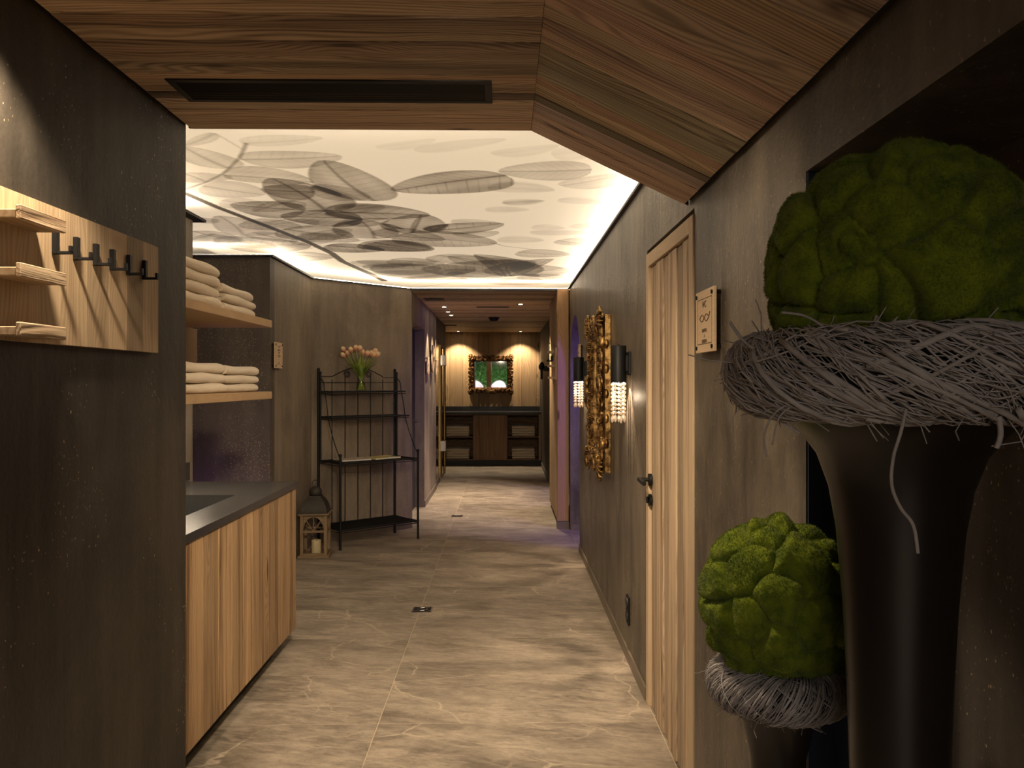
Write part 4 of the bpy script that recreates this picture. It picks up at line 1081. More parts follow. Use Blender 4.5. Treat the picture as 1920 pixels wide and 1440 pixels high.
view_r = Vector((.98, .12, 0)).normalized(); view_d = Vector((-view_r.y, view_r.x, 0))
rr = random.Random(9)
for i, (sx, sd, h_) in enumerate(TU):
    t_ = thing('tulip', TL[i], 'tulip', vc, 0, 'tulips in the glass vase')
    foot = view_r * (-sx * .22) + view_d * (-sd * .4) + Vector((0, 0, .013)); neck = view_r * (sx * .16) + view_d * sd * .3 + Vector((0, 0, .17)); head = view_r * sx + view_d * sd + Vector((0, 0, h_))
    pts = []
    for k in range(13):
        s_ = k / 12; pts.append(foot * (1 - s_) ** 2 + neck * 2 * s_ * (1 - s_) * 1.0 + head * s_ ** 2)
    bm = bmesh.new(); tube(bm, pts, .0032, 6); mesh_obj('stem', bm, M_STEM, t_, smooth=True)
    dr = (pts[-1] - pts[-2]).normalized(); M = Matrix.Translation(head + dr * .012) @ dr.to_track_quat('Z', 'Y').to_matrix().to_4x4()
    link('bloom', blm, None, t_, M)
    for q in range(3):                      # leaves
        a = rr.uniform(-1, 1); out_ = view_r * (sx * .9 + a * .10) + view_d * rr.uniform(-.05, .05); top = rr.uniform(.24, .335)
        if i in (0, 11) and q == 0: out_ = view_r * (.185 if sx > 0 else -.175); top = .285 if sx > 0 else .25
        p0, p1, p2 = neck * .8, neck * 1.25 + out_ * .15, out_ + Vector((0, 0, top))
        side = out_.cross(Vector((0, 0, 1))); side = side.normalized() if side.length > 1e-4 else view_d
        bm = bmesh.new(); row = []
        for k in range(9):
            s_ = k / 8; c = p0 * (1 - s_) ** 2 + p1 * 2 * s_ * (1 - s_) + p2 * s_ ** 2; w_ = .015 * math.sin(PI * (.12 + .88 * s_)) ** .8 + .0003
            row.append([bm.verts.new(c + side * w_ + view_r * .002), bm.verts.new(c), bm.verts.new(c - side * w_ + view_r * .002)])
        for a_, b_ in zip(row, row[1:]):
            for j in range(2): bm.faces.new((a_[j], a_[j + 1], b_[j + 1], b_[j]))
        mesh_obj('leaf', bm, M_STEM, t_, smooth=True)

# ---- gilded mirrors
def gilt_mirror(label, loc, rz, W_, H_, mw, dp, gold, seed):
    """local: x right, z up, front -y, back on the wall at y=0, centre at origin"""
    r = random.Random(seed)
    g = thing('gilded_mirror', label, 'mirror', loc, rz)
    iw, ih = W_ / 2 - mw, H_ / 2 - mw
    mesh_obj('glass', bx((-iw - .01, -.020, -ih - .01), (iw + .01, -.014, ih + .01)), M_MIRROR, g)
    mesh_obj('backing', bx((-W_ / 2 + .03, -.013, -H_ / 2 + .03), (W_ / 2 - .03, -.002, H_ / 2 - .03)), M_TRIM, g)
    pr = [(0, .012), (.0, .55), (.10, .72), (.20, .60), (.34, .78), (.46, .98), (.58, 1.0), (.68, .86), (.78, .92), (.88, .70), (1.0, .45), (1.0, .02)]     # across the width: outer -> inner, height share
    def pt(side, s, q, hgt):
        # corner rectangle inset by q*mw
        a, b = W_ / 2 - q * mw, H_ / 2 - q * mw
        x, z = {0: ((-a + 2 * a * s), b), 1: (a, b - 2 * b * s), 2: (a - 2 * a * s, -b), 3: (-a, -b + 2 * b * s)}[side]
        return (x, -.003 - dp * .72 * hgt, z)
    bm = bmesh.new()
    for side in range(4):
        n = 24; rows = []
        for i in range(n + 1):
            s_ = i / n
            rows.append([bm.verts.new(pt(side, s_, q, h_ * (1 + .06 * math.sin(i * 1.9 + q * 5)) if .3 < q < .7 else h_)) for q, h_ in pr])
        for a, b in zip(rows, rows[1:]):
            for k in range(len(pr) - 1): bm.faces.new((a[k], a[k + 1], b[k + 1], b[k]))
    mesh_obj('moulding', bm, gold, g, smooth=True, angle=50)
    # carved scrolls and acanthus along every side: one part per side
    def scroll(bm, c, ax, up, size, turns=1.5, hand=1, lift=.0):
        c = Vector(c); N = 22; pts = []; rad = []
        for k in range(N):
            s_ = k / (N - 1); a = hand * (turns * 2 * PI * s_); rr_ = size * (1 - .82 * s_)
            pts.append(c + ax * (rr_ * math.cos(a)) + up * (rr_ * math.sin(a)) + Vector((0, -lift - .010 * s_ - .004, 0))); rad.append(size * (.26 - .10 * s_))
        tube(bm, pts, 0, 7, rad)
        ball(bm, pts[-1], size * .22, 1)
    def acanthus(bm, c, d, size, lift):
        c = Vector(c); d = Vector(d).normalized(); sd = d.cross(Vector((0, 1, 0)))
        for k in range(-3, 4):
            a = k * .36; v = (d * math.cos(a) + sd * math.sin(a)); L_ = size * (1 - .10 * abs(k))
            tube(bm, [c + Vector((0, -lift, 0)), c + v * L_ * .5 + Vector((0, -lift - .016, 0)), c + v * L_ * .9 + Vector((0, -lift - .012, 0)), c + v * L_ + Vector((0, -lift * .5, 0))], 0, 6, [size * .10, size * .14, size * .10, size * .03])
    X_, Z_ = Vector((1, 0, 0)), Vector((0, 0, 1))
    for side in range(4):
        bm = bmesh.new()
        Ln = (W_ if side % 2 == 0 else H_); ax = X_ if side % 2 == 0 else Z_; outw = {0: Z_, 1: X_, 2: -Z_, 3: -X_}[side]
        cen = outw * ((H_ if side % 2 == 0 else W_) / 2 - mw * .5)
        nn = int(Ln / .085)
        for k in range(nn):
            s_ = (k + .5) / nn - .5; c = cen + ax * (s_ * (Ln - mw)); hand = 1 if (k % 2 == 0) else -1
            scroll(bm, c + outw * mw * .30 + Vector((0, -dp * .55, 0)), ax * (1 if s_ < 0 else -1), outw, mw * r.uniform(.24, .32), 1.4, hand, .004)
            acanthus(bm, c + Vector((0, -dp * .62, 0)) - outw * mw * .12, ax * (1 if s_ > 0 else -1) + outw * .5 * hand, mw * r.uniform(.32, .42), .006)
            if k % 2: ball(bm, c + outw * mw * .52 + Vector((0, -dp * .35, 0)), mw * .15, 2, (1, .8, 1.5 if side % 2 else .9))
            for q in range(3): ball(bm, c + ax * r.uniform(-.04, .04) - outw * mw * .46 + Vector((0, -dp * .55, 0)), mw * .055, 1)
        # crest in the middle of each side: a pair of scrolls round a bud
        scroll(bm, cen + ax * mw * .42 + outw * mw * .25 + Vector((0, -dp * .7, 0)), -ax, outw, mw * .40, 1.5, 1, .006)
        scroll(bm, cen - ax * mw * .42 + outw * mw * .25 + Vector((0, -dp * .7, 0)), ax, outw, mw * .40, 1.5, -1, .006)
        ball(bm, cen + outw * mw * .2 + Vector((0, -dp * .82, 0)), mw * .24, 2, (1.0, .7, 1.25))
        mesh_obj('carving', bm, gold, g, smooth=True, angle=70)
    for sx in (-1, 1):
        for sz in (-1, 1):
            bm = bmesh.new(); c = Vector((sx * (W_ / 2 - mw * .35), -dp * .60, sz * (H_ / 2 - mw * .35))); d = Vector((sx, 0, sz))
            acanthus(bm, c, d, mw * .75, .012); acanthus(bm, c - d * mw * .1, -d, mw * .5, .02)
            ball(bm, c + Vector((0, -.018, 0)), mw * .26, 2, (1, .8, 1.2))
            ball(bm, c - Z_ * sz * mw * .9 + X_ * sx * mw * .2, mw * .26, 2, (.8, .75, 1.35))
            scroll(bm, c + X_ * sx * mw * .1 + Z_ * sz * mw * .40, X_ * -sx, Z_ * sz, mw * .34, 1.4, 1, .01)
            scroll(bm, c - X_ * sx * mw * .6 + Z_ * sz * mw * .10, X_ * sx, Z_ * sz, mw * .34, 1.4, -1, .01)
            mesh_obj('corner_shell', bm, gold, g, smooth=True, angle=70)
    return g
gilt_mirror('large gilded baroque mirror hanging between the two wall lamps', (X_R, 5.455, 1.400), -PI / 2, .80, .98, .135, .085, M_GOLD, 1)
gilt_mirror('dark gilded baroque mirror over the far black worktop', (-.245, 15.200, 1.617), 0, .80, .68, .100, .075, M_GOLDD, 2)

# ---- wall lamps with crystal strands
def sconce():
    s = thing('wall_lamp', 'near black cylinder wall lamp with crystal strands, beside the plank door', 'wall lamp', (X_R, 4.299, 1.47), -PI / 2, 'black wall lamps with crystals')
    mesh_obj('wall_plate', bx((-.045, -.014, .040), (.045, -.0005, .160), .002), M_BLACK, s)
    mesh_obj('bracket', bx((-.020, -.026, .060), (.020, -.013, .140), .001), M_BLACK, s)
    bm = bmesh.new(); lathe(bm, [(.0, .192), (.0405, .192), (.0415, .190), (.0415, 0), (.0395, 0), (.0395, .150), (.0, .150)], 40)
    mesh_obj('shade', bm, M_BLACK, s, Matrix.Translation((0, -.060, 0)), True)
    bm = bmesh.new(); cyl(bm, (0, -.06, .192), (0, -.06, .199), .006); mesh_obj('finial', bm, M_BLACK, s, smooth=True)
    bm = bmesh.new(); lathe(bm, [(0, .082), (.020, .082), (.022, .090), (.012, .115), (0, .120)], 20); mesh_obj('lamp', bm, M_LAMP, s, Matrix.Translation((0, -.06, 0)), True)
    bm = bmesh.new(); z = -.004
    for k in range(8): ball(bm, (0, 0, z - .0105), .0088, 2, (1, 1, .95)); z -= .0212
    tube(bm, [(0, 0, .010), (0, 0, z)], .0011, 5)
    ball(bm, (0, 0, z - .020), .0092, 2, (.85, .85, 2.2))
    me = D.meshes.new('crystal_strand'); bm.to_mesh(me); bm.free(); me.materials.append(M_CRYSTAL)
    for k in range(7):
        a = 2 * PI * (k + .3) / 7; link('crystal_strand', me, None, s, Matrix.Translation((.033 * math.cos(a), -.060 + .033 * math.sin(a), .009 * (k * 3 % 7) / 7)))
    return s
l1 = sconce()
dup(l1, (X_R, 6.60, 1.479), -PI / 2, 'far black cylinder wall lamp with crystal strands, near the arched opening')

# ---- socket on the right wall
so = thing('power_socket', 'black double socket low on the right wall beside the door', 'socket', (X_R, 4.335, .268), -PI / 2)
mesh_obj('cover_plate', bx((-.042, -.010, -.075), (.042, -.0005, .075), .003), M_BLACK, so)
for z in (-.036, .036):
    bm = bmesh.new(); lathe(bm, [(0, 0), (.024, 0), (.026, .002), (.026, .004), (.030, .004), (.030, -.001), (0, -.001)], 24)
    mesh_obj('outlet', bm, M_TRIM, so, Matrix.Translation((0, -.0105, z)) @ Matrix.Rotation(PI / 2, 4, 'X'), True)

# ---- floor drains
def drain(label, x, y):
    g = thing('floor_drain', label, 'drain', (x, y, 0), 0, 'floor drains')
    mesh_obj('drain_frame', bx((-.064, -.064, -.002), (.064, .064, .0012), .0006), M_CHROME, g)
    mesh_obj('recess', bx((-.054, -.054, .0013), (.054, .054, .0018)), M_SOOT, g)
    bm = bmesh.new(); tube(bm, [(.032 * math.cos(2 * PI * k / 24), .032 * math.sin(2 * PI * k / 24), .0035) for k in range(24)], .0035, 6, closed=True)
    for sx in (-1, 1):
        for sy in (-1, 1): tube(bm, [(sx * .024, sy * .024, .003), (sx * .050, sy * .050, .003)], .004, 6)
    mesh_obj('grate', bm, M_CHROME, g, smooth=True)
drain('square metal floor drain on the tile joint level with the cabinet end', -.528, 5.322)
drain('square metal floor drain on the tile joint near the corridor mouth', -.516, 9.03)

# ---- ceiling fittings
vt = thing('ceiling_vent', 'long black slatted air vent in the entrance plank ceiling', 'vent', (-.517, 2.524, ZC))
w_, d_ = .960, .190
bm = bmesh.new(); t_ = .022
box(bm, (-w_ / 2, -d_ / 2, -.004), (w_ / 2, -d_ / 2 + t_, .003), .001); box(bm, (-w_ / 2, d_ / 2 - t_, -.004), (w_ / 2, d_ / 2, .003), .001)
box(bm, (-w_ / 2, -d_ / 2 + t_, -.004), (-w_ / 2 + t_, d_ / 2 - t_, .003), .001); box(bm, (w_ / 2 - t_, -d_ / 2 + t_, -.004), (w_ / 2, d_ / 2 - t_, .003), .001)
mesh_obj('vent_frame', bm, M_BLACK, vt)
mesh_obj('backing', bx((-w_ / 2 + t_, -d_ / 2 + t_, .0015), (w_ / 2 - t_, d_ / 2 - t_, .0028)), M_SOOT, vt)
for k in range(8):
    y = -d_ / 2 + t_ + (k + .5) * (d_ - 2 * t_) / 8
    mesh_obj('slat', bx((-w_ / 2 + t_, -.0052, -.0009), (w_ / 2 - t_, .0052, .0009)), M_BLACK, vt, Matrix.Translation((0, y, -.0012)) @ Matrix.Rotation(-.5, 4, 'X'))
def square_vent(label, x, y, s_, m):
    g = thing('ceiling_vent', label, 'vent', (x, y, 2.3965))
    bm = bmesh.new(); t_ = .022
    for a, b in (((-s_, -s_), (s_, -s_ + t_)), ((-s_, s_ - t_), (s_, s_)), ((-s_, -s_ + t_), (-s_ + t_, s_ - t_)), ((s_ - t_, -s_ + t_), (s_, s_ - t_))): box(bm, (a[0], a[1], -.006), (b[0], b[1], 0), .001)
    mesh_obj('vent_frame', bm, m, g); mesh_obj('backing', bx((-s_ + t_, -s_ + t_, -.0015), (s_ - t_, s_ - t_, -.0005)), M_SOOT, g)
    for k in range(5):
        y_ = -s_ + t_ + (k + .5) * (2 * s_ - 2 * t_) / 5
        mesh_obj('slat', bx((-s_ + t_, -.010, -.0008), (s_ - t_, .010, .0008)), M_BLACK, g, Matrix.Translation((0, y_, -.004)) @ Matrix.Rotation(-.3, 4, 'X'))
square_vent('black square air vent at the start of the far corridor ceiling', -.775, 9.16, .11, M_ROOF)
square_vent('square air vent with pale rim near the end of the corridor ceiling', -.865, 13.25, .12, M_FRAME)
def downlight(label, x, y):
    g = thing('downlight', label, 'downlight', (x, y, 2.3965), 0, 'corridor downlights')
    bm = bmesh.new(); lathe(bm, [(.030, -.001), (.030, -.004), (.041, -.004), (.042, -.001), (.042, .001), (.030, .001), (.030, -.001)], 28); mesh_obj('ring', bm, M_BLACK, g, smooth=True)
    bm = bmesh.new(); lathe(bm, [(0, -.0015), (.0295, -.0015), (.0295, 0), (0, 0)], 28); mesh_obj('lens', bm, M_LAMP, g)
for lb, x, y in (('nearest of three ceiling spots along the left side of the corridor', -.734, 10.10), ('middle of three ceiling spots along the left side of the corridor', -.734, 10.77), ('farthest of three ceiling spots along the left side of the corridor', -.73, 11.36),
                 ('single ceiling spot on the right side of the corridor', .196, 9.75), ('ceiling spot over the left part of the far worktop', -.83, 14.92), ('ceiling spot over the right part of the far worktop', .30, 14.92)):
    downlight(lb, x, y)
g = thing('slot_diffuser', 'black slot air diffuser in the middle of the corridor ceiling', 'vent', (-.138, 10.10, 2.3965))
bm = bmesh.new(); box(bm, (-.20, -.045, -.005), (.20, .045, 0), .001); mesh_obj('housing', bm, M_BLACK, g)
for y in (-.02, .02): mesh_obj('slot', bx((-.18, y - .007, -.0056), (.18, y + .007, -.005)), M_SOOT, g)
g = thing('smoke_detector', 'round black smoke detector on the dark corridor board', 'detector', (-.145, 11.71, 2.3965))
bm = bmesh.new(); lathe(bm, [(0, -.055), (.045, -.054), (.060, -.040), (.062, -.022), (.075, -.020), (.078, 0), (0, 0)], 32); mesh_obj('body', bm, M_BLACK, g, smooth=True)
bm = bmesh.new(); lathe(bm, [(0, -.060), (.010, -.059), (.012, -.054), (0, -.054)], 16); mesh_obj('sensor', bm, M_TRIM, g, smooth=True)

# ---- far washstand with open towel compartments
ec = thing('far_cabinet', 'dark plank cabinet with open towel compartments at the end of the corridor', 'cabinet')
x0, x1, yf, yb_ = -1.135, .672, 14.60, 15.195
mesh_obj('plinth', bx((x0, yf + .004, 0), (x1, yb_, .084)), M_TRIM, ec)
mesh_obj('back', bx((x0, yb_ - .012, .086), (x1, yb_, .905)), M_ENDCAB, ec)
for a, b in ((x0, x0 + .025), (-.553, -.533), (.040, .060)): mesh_obj('side_panel', bx((a, yf + .004, .086), (b, yb_ - .013, .905), .001), M_ENDCAB, ec)
plank('side_panel', M_SHELF, ec, basis((.616, yf, .086), (0, 0, 1), (1, 0, 0)), .819, .056, .55, .001, .8)
for a, b in ((x0 + .0255, -.5535), (.0605, .6155)):
    for z in (.086, .490): mesh_obj('shelf', bx((a, yf + .006, z), (b, yb_ - .013, z + .018), .001), M_ENDCAB, ec)
mesh_obj('top_rail', bx((x0, yf + .004, .886), (.6155, yf + .03, .905), .001), M_ENDCAB, ec)
for a, b in ((-.551, -.352), (-.350, -.148), (-.146, .058)):
    plank('door_plank', M_ENDCAB, ec, basis((a, yf - .014, .090), (0, 0, 1), (1, 0, 0)), .794, b - a, .016, .0015, 1.25)
ew = thing('far_worktop', 'black worktop with upstand at the end of the corridor', 'worktop')
mesh_obj('slab', bx((x0 - .002, yf - .03, .9055), (.690, yb_ - .013, .945), .002), M_STONE2, ew)
mesh_obj('upstand', bx((x0 - .002, yb_ - .012, .9055), (.690, yb_ - .0005, 1.028), .001), M_STONE2, ew)
GF = 'towels in the far cabinet'
for nm, x, z in (('upper left compartment', -.825, .5085), ('lower left compartment', -.825, .1045), ('upper right compartment', .347, .5085), ('lower right compartment', .347, .1045)):
    towel_stack(x, yf + .24, z, 4, 0, GF, '%s of the far cabinet' % nm, (.80, .95, 1.05), names=['bottom towel', 'second towel', 'third towel', 'top towel'])

# ---- small rack on the plank-clad partition
r2 = thing('coat_rack', 'small wooden rack with three ledges and chrome arch on the plank partition', 'coat rack')
plank('back_board', M_OAK, r2, basis((.5430, 8.46, 1.50), (0, 0, 1), (0, 1, 0)), .33, .72, .014, .001)
for z in (1.797, 1.653, 1.530):
    plank('ledge', M_OAK, r2, basis((.5285, 8.52, z - .022), (0, 1, 0), (-1, 0, 0)), .18, .070, .022, .0015)
for y in (8.80, 8.90, 9.00, 9.10):
    bm = bmesh.new(); box(bm, (.516, y - .008, 1.70), (.5285, y + .008, 1.76), .001); box(bm, (.475, y - .006, 1.70), (.517, y + .006, 1.708), .001); box(bm, (.475, y - .006, 1.70), (.482, y + .006, 1.72), .001)
    mesh_obj('hook', bm, M_BLACK, r2)
ch = thing('towel_ring', 'chrome arch standing on the topmost ledge of the partition rack', 'towel ring', (.492, 8.61, 1.7975))
bm = bmesh.new(); tube(bm, [(.030 * math.cos(PI * k / 20), .0, .085 * math.sin(PI * k / 20) + .004) for k in range(21)], .0045, 8); mesh_obj('arch', bm, M_CHROME, ch, smooth=True)
bm = bmesh.new(); lathe(bm, [(0, 0), (.034, 0), (.034, .004), (0, .005)], 20); mesh_obj('foot', bm, M_CHROME, ch, smooth=True)
hd = thing('hair_dryer', 'black hair dryer in a holder on the far right wall', 'hair dryer', (.66, 12.25, 1.68), -PI / 2)
bm = bmesh.new(); lathe(bm, [(0, 0), (.030, .002), (.042, .03), (.044, .10), (.036, .15), (.026, .19), (.024, .22), (0, .22)], 20)
mesh_obj('barrel', bm, M_BLACK, hd, Matrix.Translation((-.06, -.10, .0)) @ Matrix.Rotation(1.25, 4, 'Y'), True)
bm = bmesh.new(); tube(bm, [(0, -.10, -.01), (.005, -.10, -.09), (.0, -.10, -.16)], .017, 12); mesh_obj('grip', bm, M_BLACK, hd, smooth=True)
mesh_obj('holder', bx((-.03, -.075, -.04), (.03, -.0005, .03), .004), M_BLACK, hd)
# ---- tall vases, twig wreaths, moss balls
def vase(label, loc, prof, n=64):
    v = thing('floor_vase', label, 'vase', loc)
    bm = bmesh.new(); lathe(bm, prof, n); mesh_obj('vase_body', bm, M_VASE, v, smooth=True, angle=60); return v
BIG = Vector((.606, 1.25, 0)); SMA = Vector((.552, 1.65, 0))
vase('tall black trumpet-shaped floor vase in front, holding the larger moss ball', BIG,
     [(0, 0), (.105, 0), (.110, .006), (.108, .020), (.085, .12), (.072, .30), (.068, .55), (.0715, .883), (.0755, 1.014), (.081, 1.128), (.091, 1.244), (.102, 1.308), (.120, 1.359), (.145, 1.393), (.172, 1.412), (.182, 1.418), (.180, 1.424), (.165, 1.418), (.125, 1.390), (.095, 1.33), (0, 1.32)])
vase('shorter black floor vase behind the tall one, holding the smaller moss ball', SMA,
     [(0, 0), (.075, 0), (.078, .005), (.060, .08), (.048, .25), (.045, .45), (.048, .62), (.056, .72), (.072, .79), (.094, .814), (.096, .818), (.092, .822), (.068, .80), (.05, .74), (0, .73)])

def wreath(label, loc, R, r, n_parts, n_fine, wrap, rad, seed, squash=1.0, hang=()):
    rr = random.Random(seed)
    w_ = thing('twig_wreath', label, 'wreath', loc)
    bm = bmesh.new(); tube(bm, [(R * math.cos(2 * PI * k / 48), R * math.sin(2 * PI * k / 48), 0) for k in range(48)], r * .80, 14, closed=True)
    mesh_obj('core', bm, M_SOOT, w_, smooth=True)
    def strand(rad_, dphi, w0, lo, hi, N, wild=0.0, n=6):
        f0 = rr.uniform(0, 2 * PI); p0 = rr.uniform(0, 2 * PI); k = w0 * rr.uniform(.85, 1.15) * (1 if rr.random() < .93 else -.6); rl = r * rr.uniform(lo, hi)
        pts, rads = [], []; w1, w2 = rr.uniform(0, 6), rr.uniform(0, 6)
        for i in range(N):
            s_ = i / (N - 1); f = f0 + dphi * s_; p = p0 + k * dphi * s_ + .22 * math.sin(w1 + s_ * 5)
            q = rl * (1 + .07 * math.sin(w2 + 9 * s_)) + wild * r * (max(0, s_ - .85) / .15) ** 2
            pts.append(((R + q * math.cos(p)) * math.cos(f), (R + q * math.cos(p)) * math.sin(f), q * math.sin(p) * squash)); rads.append(rad_ * (1 - .45 * s_))
        return pts, rads, n
    for i in range(n_parts):
        bm = bmesh.new(); pts, rads, n = strand(rad * rr.uniform(.7, 1.9), rr.uniform(.8, 1.7), wrap, .86, 1.04, 16, rr.choice([0, 0, 0, 0, 0, .3]))
        tube(bm, pts, 0, n, rads); mesh_obj('twig', bm, M_TWIG, w_, smooth=True, angle=180)
    bm = bmesh.new()
    for i in range(n_fine):
        pts, rads, n = strand(rad * rr.uniform(.30, .65), rr.uniform(.3, .9), wrap, .78, 1.06, 9, rr.choice([0] * 14 + [.4]), 4)
        tube(bm, pts, 0, n, rads, cap=False)
    for i in range(n_fine // 60):            # short broken ends sticking out
        f = rr.uniform(0, 2 * PI); p = rr.uniform(0, 2 * PI); a = Vector(((R + r * math.cos(p)) * math.cos(f), (R + r * math.cos(p)) * math.sin(f), r * math.sin(p)))
        d = Vector((math.cos(p) * math.cos(f), math.cos(p) * math.sin(f), math.sin(p))) * .6 + Vector((rr.uniform(-1, 1), rr.uniform(-1, 1), rr.uniform(-1, .6)))
        d.normalize(); L_ = r * rr.uniform(.3, 1.1); sd = d.orthogonal() * L_ * rr.uniform(-.3, .3)
        tube(bm, [a - d * L_ * .2, a + d * L_ * .5 + sd, a + d * L_], rad * .35, 4, cap=False)
    o = mesh_obj('fine_twigs', bm, M_TWIG, w_, smooth=True, angle=180); o['kind'] = 'stuff'
    for pts, rad_ in hang:
        bm = bmesh.new(); P_ = [Vector(p) for p in pts]; dense = []
        for i in range(len(P_) - 1):
            a, b, c, d = P_[max(i - 1, 0)], P_[i], P_[i + 1], P_[min(i + 2, len(P_) - 1)]
            for k in range(6):
                t = k / 6; dense.append(.5 * (2 * b + (c - a) * t + (2 * a - 5 * b + 4 * c - d) * t * t + (3 * b - a - 3 * c + d) * t ** 3))
        dense.append(P_[-1]); tube(bm, dense, rad_, 6); mesh_obj('twig', bm, M_TWIG, w_, smooth=True, angle=180)
    return w_
# the long shoot hangs in front of the tall vase
y = -.235
wreath('large grey twig wreath on the rim of the tall black vase', (BIG.x, BIG.y, 1.482), .196, .064, 240, 2600, -2.6, .0027, 4, .98,
       [([(-.105, y, -.045), (-.112, y, -.075), (-.121, y, -.105), (-.123, y, -.140), (-.112, y, -.168), (-.096, y, -.190), (-.090, y, -.225)], .0022),
        ([(.012, y, -.055), (.020, y + .01, -.078), (.018, y + .015, -.095)], .0035),
        ([(-.20, -.12, -.035), (-.232, -.12, -.055), (-.246, -.12, -.085), (-.243, -.12, -.115)], .0013), ([(-.20, -.12, -.040), (-.225, -.12, -.060), (-.235, -.12, -.098)], .0012),
        ([(.16, -.17, -.04), (.175, -.175, -.075), (.172, -.17, -.105), (.185, -.17, -.13)], .0022), ([(.20, -.15, -.02), (.235, -.15, -.06), (.255, -.15, -.10)], .0028),
        ([(-.235, -.06, .03), (-.262, -.07, .05), (-.280, -.07, .075)], .0022), ([(-.15, -.12, .055), (-.19, -.13, .078), (-.225, -.13, .084)], .0018)])
wreath('small grey twig wreath on the rim of the shorter black vase', (SMA.x, SMA.y, .862), .100, .042, 190, 1500, 5.2, .0014, 8, 1.0)

def moss_ball(label, loc, R, sz, n_cush, amp, seed, n_fuzz, fz):
    g = thing('moss_ball', label, 'moss ball', loc)
    rs = np.random.RandomState(seed)
    bm = bmesh.new(); bmesh.ops.create_icosphere(bm, subdivisions=7, radius=1.0)
    V = np.array([v.co[:] for v in bm.verts]); F = np.array([[v.index for v in f.verts] for f in bm.faces]); bm.free()
    k = np.arange(n_cush) + .5; ph = np.arccos(1 - 2 * k / n_cush); th = PI * (1 + 5 ** .5) * k
    C_ = np.stack([np.cos(th) * np.sin(ph), np.sin(th) * np.sin(ph), np.cos(ph)], 1) + rs.normal(0, .16, (n_cush, 3)); C_ /= np.linalg.norm(C_, axis=1)[:, None]
    lift = rs.uniform(-.5, 1.0, n_cush)
    d = np.linalg.norm(V[:, None] - C_[None], axis=2) * (1 + .10 * rs.uniform(-1, 1, n_cush))[None]
    d += .10 * np.sin(V[:, None, 0] * 7 + C_[None, :, 1] * 20) * np.sin(V[:, None, 2] * 6 + C_[None, :, 0] * 17)
    idx = np.argsort(d, axis=1)[:, :2]; ar_ = np.arange(len(V)); d1 = d[ar_, idx[:, 0]]; d2 = d[ar_, idx[:, 1]]
    e = np.clip((d2 - d1) / (.20 + .22 * rs.rand(n_cush))[idx[:, 0]], 0, 1); h = np.sqrt(1 - (1 - e) ** 2)
    lf = lift[idx[:, 0]] * np.minimum(1, e * 1.5)
    nzv = np.array([noise.fractal(Vector(p) * 5 + Vector((seed, 0, 0)), .8, 2.1, 4) for p in V])
    nz2 = np.array([noise.noise(Vector(p) * 34 + Vector((0, seed, 0))) for p in V])
    r = R * (1 - amp + amp * h + amp * .42 * lf) + R * .020 * nzv + R * .0065 * nz2
    P_ = V * r[:, None]; P_[:, 2] *= sz
    me = arr_mesh('cushions', P_, F, 3); link('cushions', me, M_MOSS, g, smooth=True, angle=180)
    # moss fibres
    me.update(); N_ = np.zeros(len(me.polygons) * 3); me.polygons.foreach_get('normal', N_); N_ = N_.reshape(-1, 3)
    fi = rs.randint(0, len(F), n_fuzz); wts = rs.dirichlet((1, 1, 1), n_fuzz)
    base = (P_[F[fi]] * wts[:, :, None]).sum(1); nn = N_[fi] + rs.normal(0, .55, (n_fuzz, 3)); nn /= np.linalg.norm(nn, axis=1)[:, None]
    sd = np.cross(nn, rs.normal(0, 1, (n_fuzz, 3))); sd /= np.linalg.norm(sd, axis=1)[:, None]
    L_ = fz * rs.uniform(.5, 1.3, n_fuzz)[:, None]
    a = base - sd * .00045 - nn * .0006; b = base + sd * .00045 - nn * .0006; c = base + nn * L_
    VV = np.stack([a, b, c], 1).reshape(-1, 3); FF = np.arange(n_fuzz * 3).reshape(-1, 3)
    o = link('moss_fibres', arr_mesh('moss_fibres', VV, FF, 3), M_MOSS, g); o['kind'] = 'stuff'
    return g
moss_ball('larger dark green moss ball on the wreath of the tall vase', (BIG.x, BIG.y, 1.632), .199, 1.03, 56, .15, 3, 170000, .0042)
moss_ball('smaller bright green moss ball on the wreath of the shorter vase', (SMA.x, SMA.y, 1.030), .157, 1.07, 46, .15, 6, 150000, .0038)

# ---- lounge behind the viewer (seen only in the far mirror)
pl = thing('green_wall_plant', 'leafy green plant wall behind the lounge chairs', 'plant', (-.2, -6.42, 1.0))
rs = np.random.RandomState(2); n = 9000
c = np.stack([rs.uniform(-2.2, 1.1, n), rs.uniform(0, .22, n), rs.uniform(0, 1.5, n)], 1)
u = rs.normal(0, 1, (n, 3)); u /= np.linalg.norm(u, axis=1)[:, None]; v = np.cross(u, rs.normal(0, 1, (n, 3))); v /= np.linalg.norm(v, axis=1)[:, None]
q = np.stack([c - u * .06, c + v * .025, c + u * .06, c - v * .025], 1).reshape(-1, 3)
M_LEAF = plain('leaf_green', (.06, .20, .04), .5, var=.4, scale=5)
o = link('foliage', arr_mesh('foliage', q, np.arange(n * 4).reshape(-1, 4), 4), M_LEAF, pl); o['kind'] = 'stuff'
mesh_obj('trough', bx((-2.3, 0, -1.0), (1.2, .25, -.02), .01), M_TRIM, pl)
po2 = plank('timber_post', M_POST, None, basis((-.72, -3.6, 0), (0, 0, 1), (1, 0, 0)), 2.6, .20, .20, .004)
tag(po2, 'square timber post standing in the lounge behind the viewer', 'post')
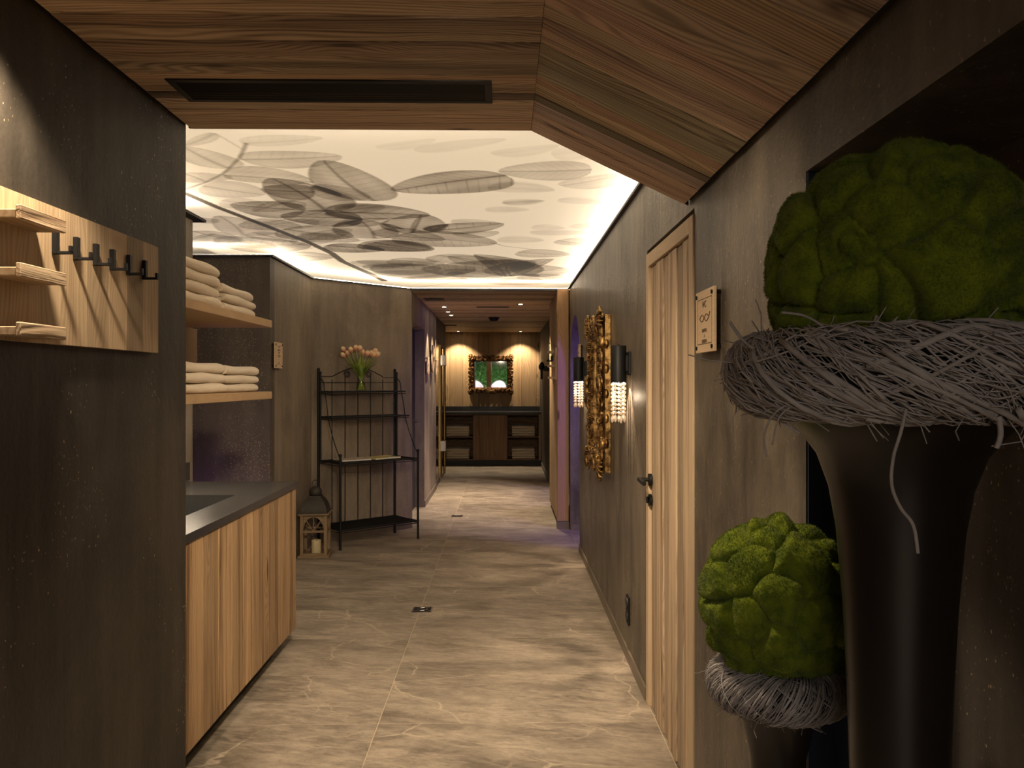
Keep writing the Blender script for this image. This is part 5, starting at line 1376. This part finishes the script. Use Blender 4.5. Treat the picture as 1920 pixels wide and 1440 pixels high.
mesh_obj('foot_plate', bx((-.001, -.012, -.012), (.012, .212, .212), .001), M_BLACK, po2)
def lounge_chair(label, x, y, rz):
    g = thing('lounge_chair', label, 'chair', (x, y, 0), rz, 'pale high-backed lounge chairs')
    bm = bmesh.new(); N = 16; rows = []
    for k in range(N + 1):
        a = -1.1 + 2.2 * k / N; rr_ = .36; rows.append([(rr_ * math.sin(a), rr_ * math.cos(a) * .9, .36), (rr_ * math.sin(a) * 1.02, rr_ * math.cos(a) * .95 + .03, .8), (rr_ * .96 * math.sin(a), rr_ * math.cos(a) + .10, 1.55 - .25 * abs(a) ** 2)])
    def sh(off):
        return [[bm.verts.new((x_ * (1 + off), y_ * (1 + off), z_)) for x_, y_, z_ in r_] for r_ in rows]
    A, B_ = sh(0), sh(.12)
    for k in range(N):
        for j in range(2):
            bm.faces.new((A[k][j], A[k + 1][j], A[k + 1][j + 1], A[k][j + 1])); bm.faces.new((B_[k][j + 1], B_[k + 1][j + 1], B_[k + 1][j], B_[k][j]))
        bm.faces.new((A[k][2], A[k + 1][2], B_[k + 1][2], B_[k][2])); bm.faces.new((B_[k][0], B_[k + 1][0], A[k + 1][0], A[k][0]))
    for k in (0, N):
        for j in range(2): bm.faces.new((A[k][j], A[k][j + 1], B_[k][j + 1], B_[k][j]))
    mesh_obj('backrest', bm, M_PALE, g, smooth=True, angle=50)
    mesh_obj('seat', bx((-.33, -.36, .34), (.33, .28, .47), .04, 3), M_PALE, g, smooth=True)
    for sx in (-1, 1):
        for sy in (-1, 1):
            bm = bmesh.new(); tube(bm, [(sx * .25, sy * .22 - .03, .35), (sx * .29, sy * .27 - .03, 0)], 0, 10, [.018, .012]); mesh_obj('leg', bm, M_POST, g, smooth=True)
lounge_chair('pale high-backed lounge chair left of the timber post, shown in the far mirror', -.30, -4.3, PI + .2)
lounge_chair('pale high-backed lounge chair right of the timber post, shown in the far mirror', -1.15, -4.4, PI - .2)
lounge_chair('pale high-backed lounge chair farthest from the timber post, shown in the far mirror', .55, -4.6, PI + .5)
bpy.context.view_layer.update()
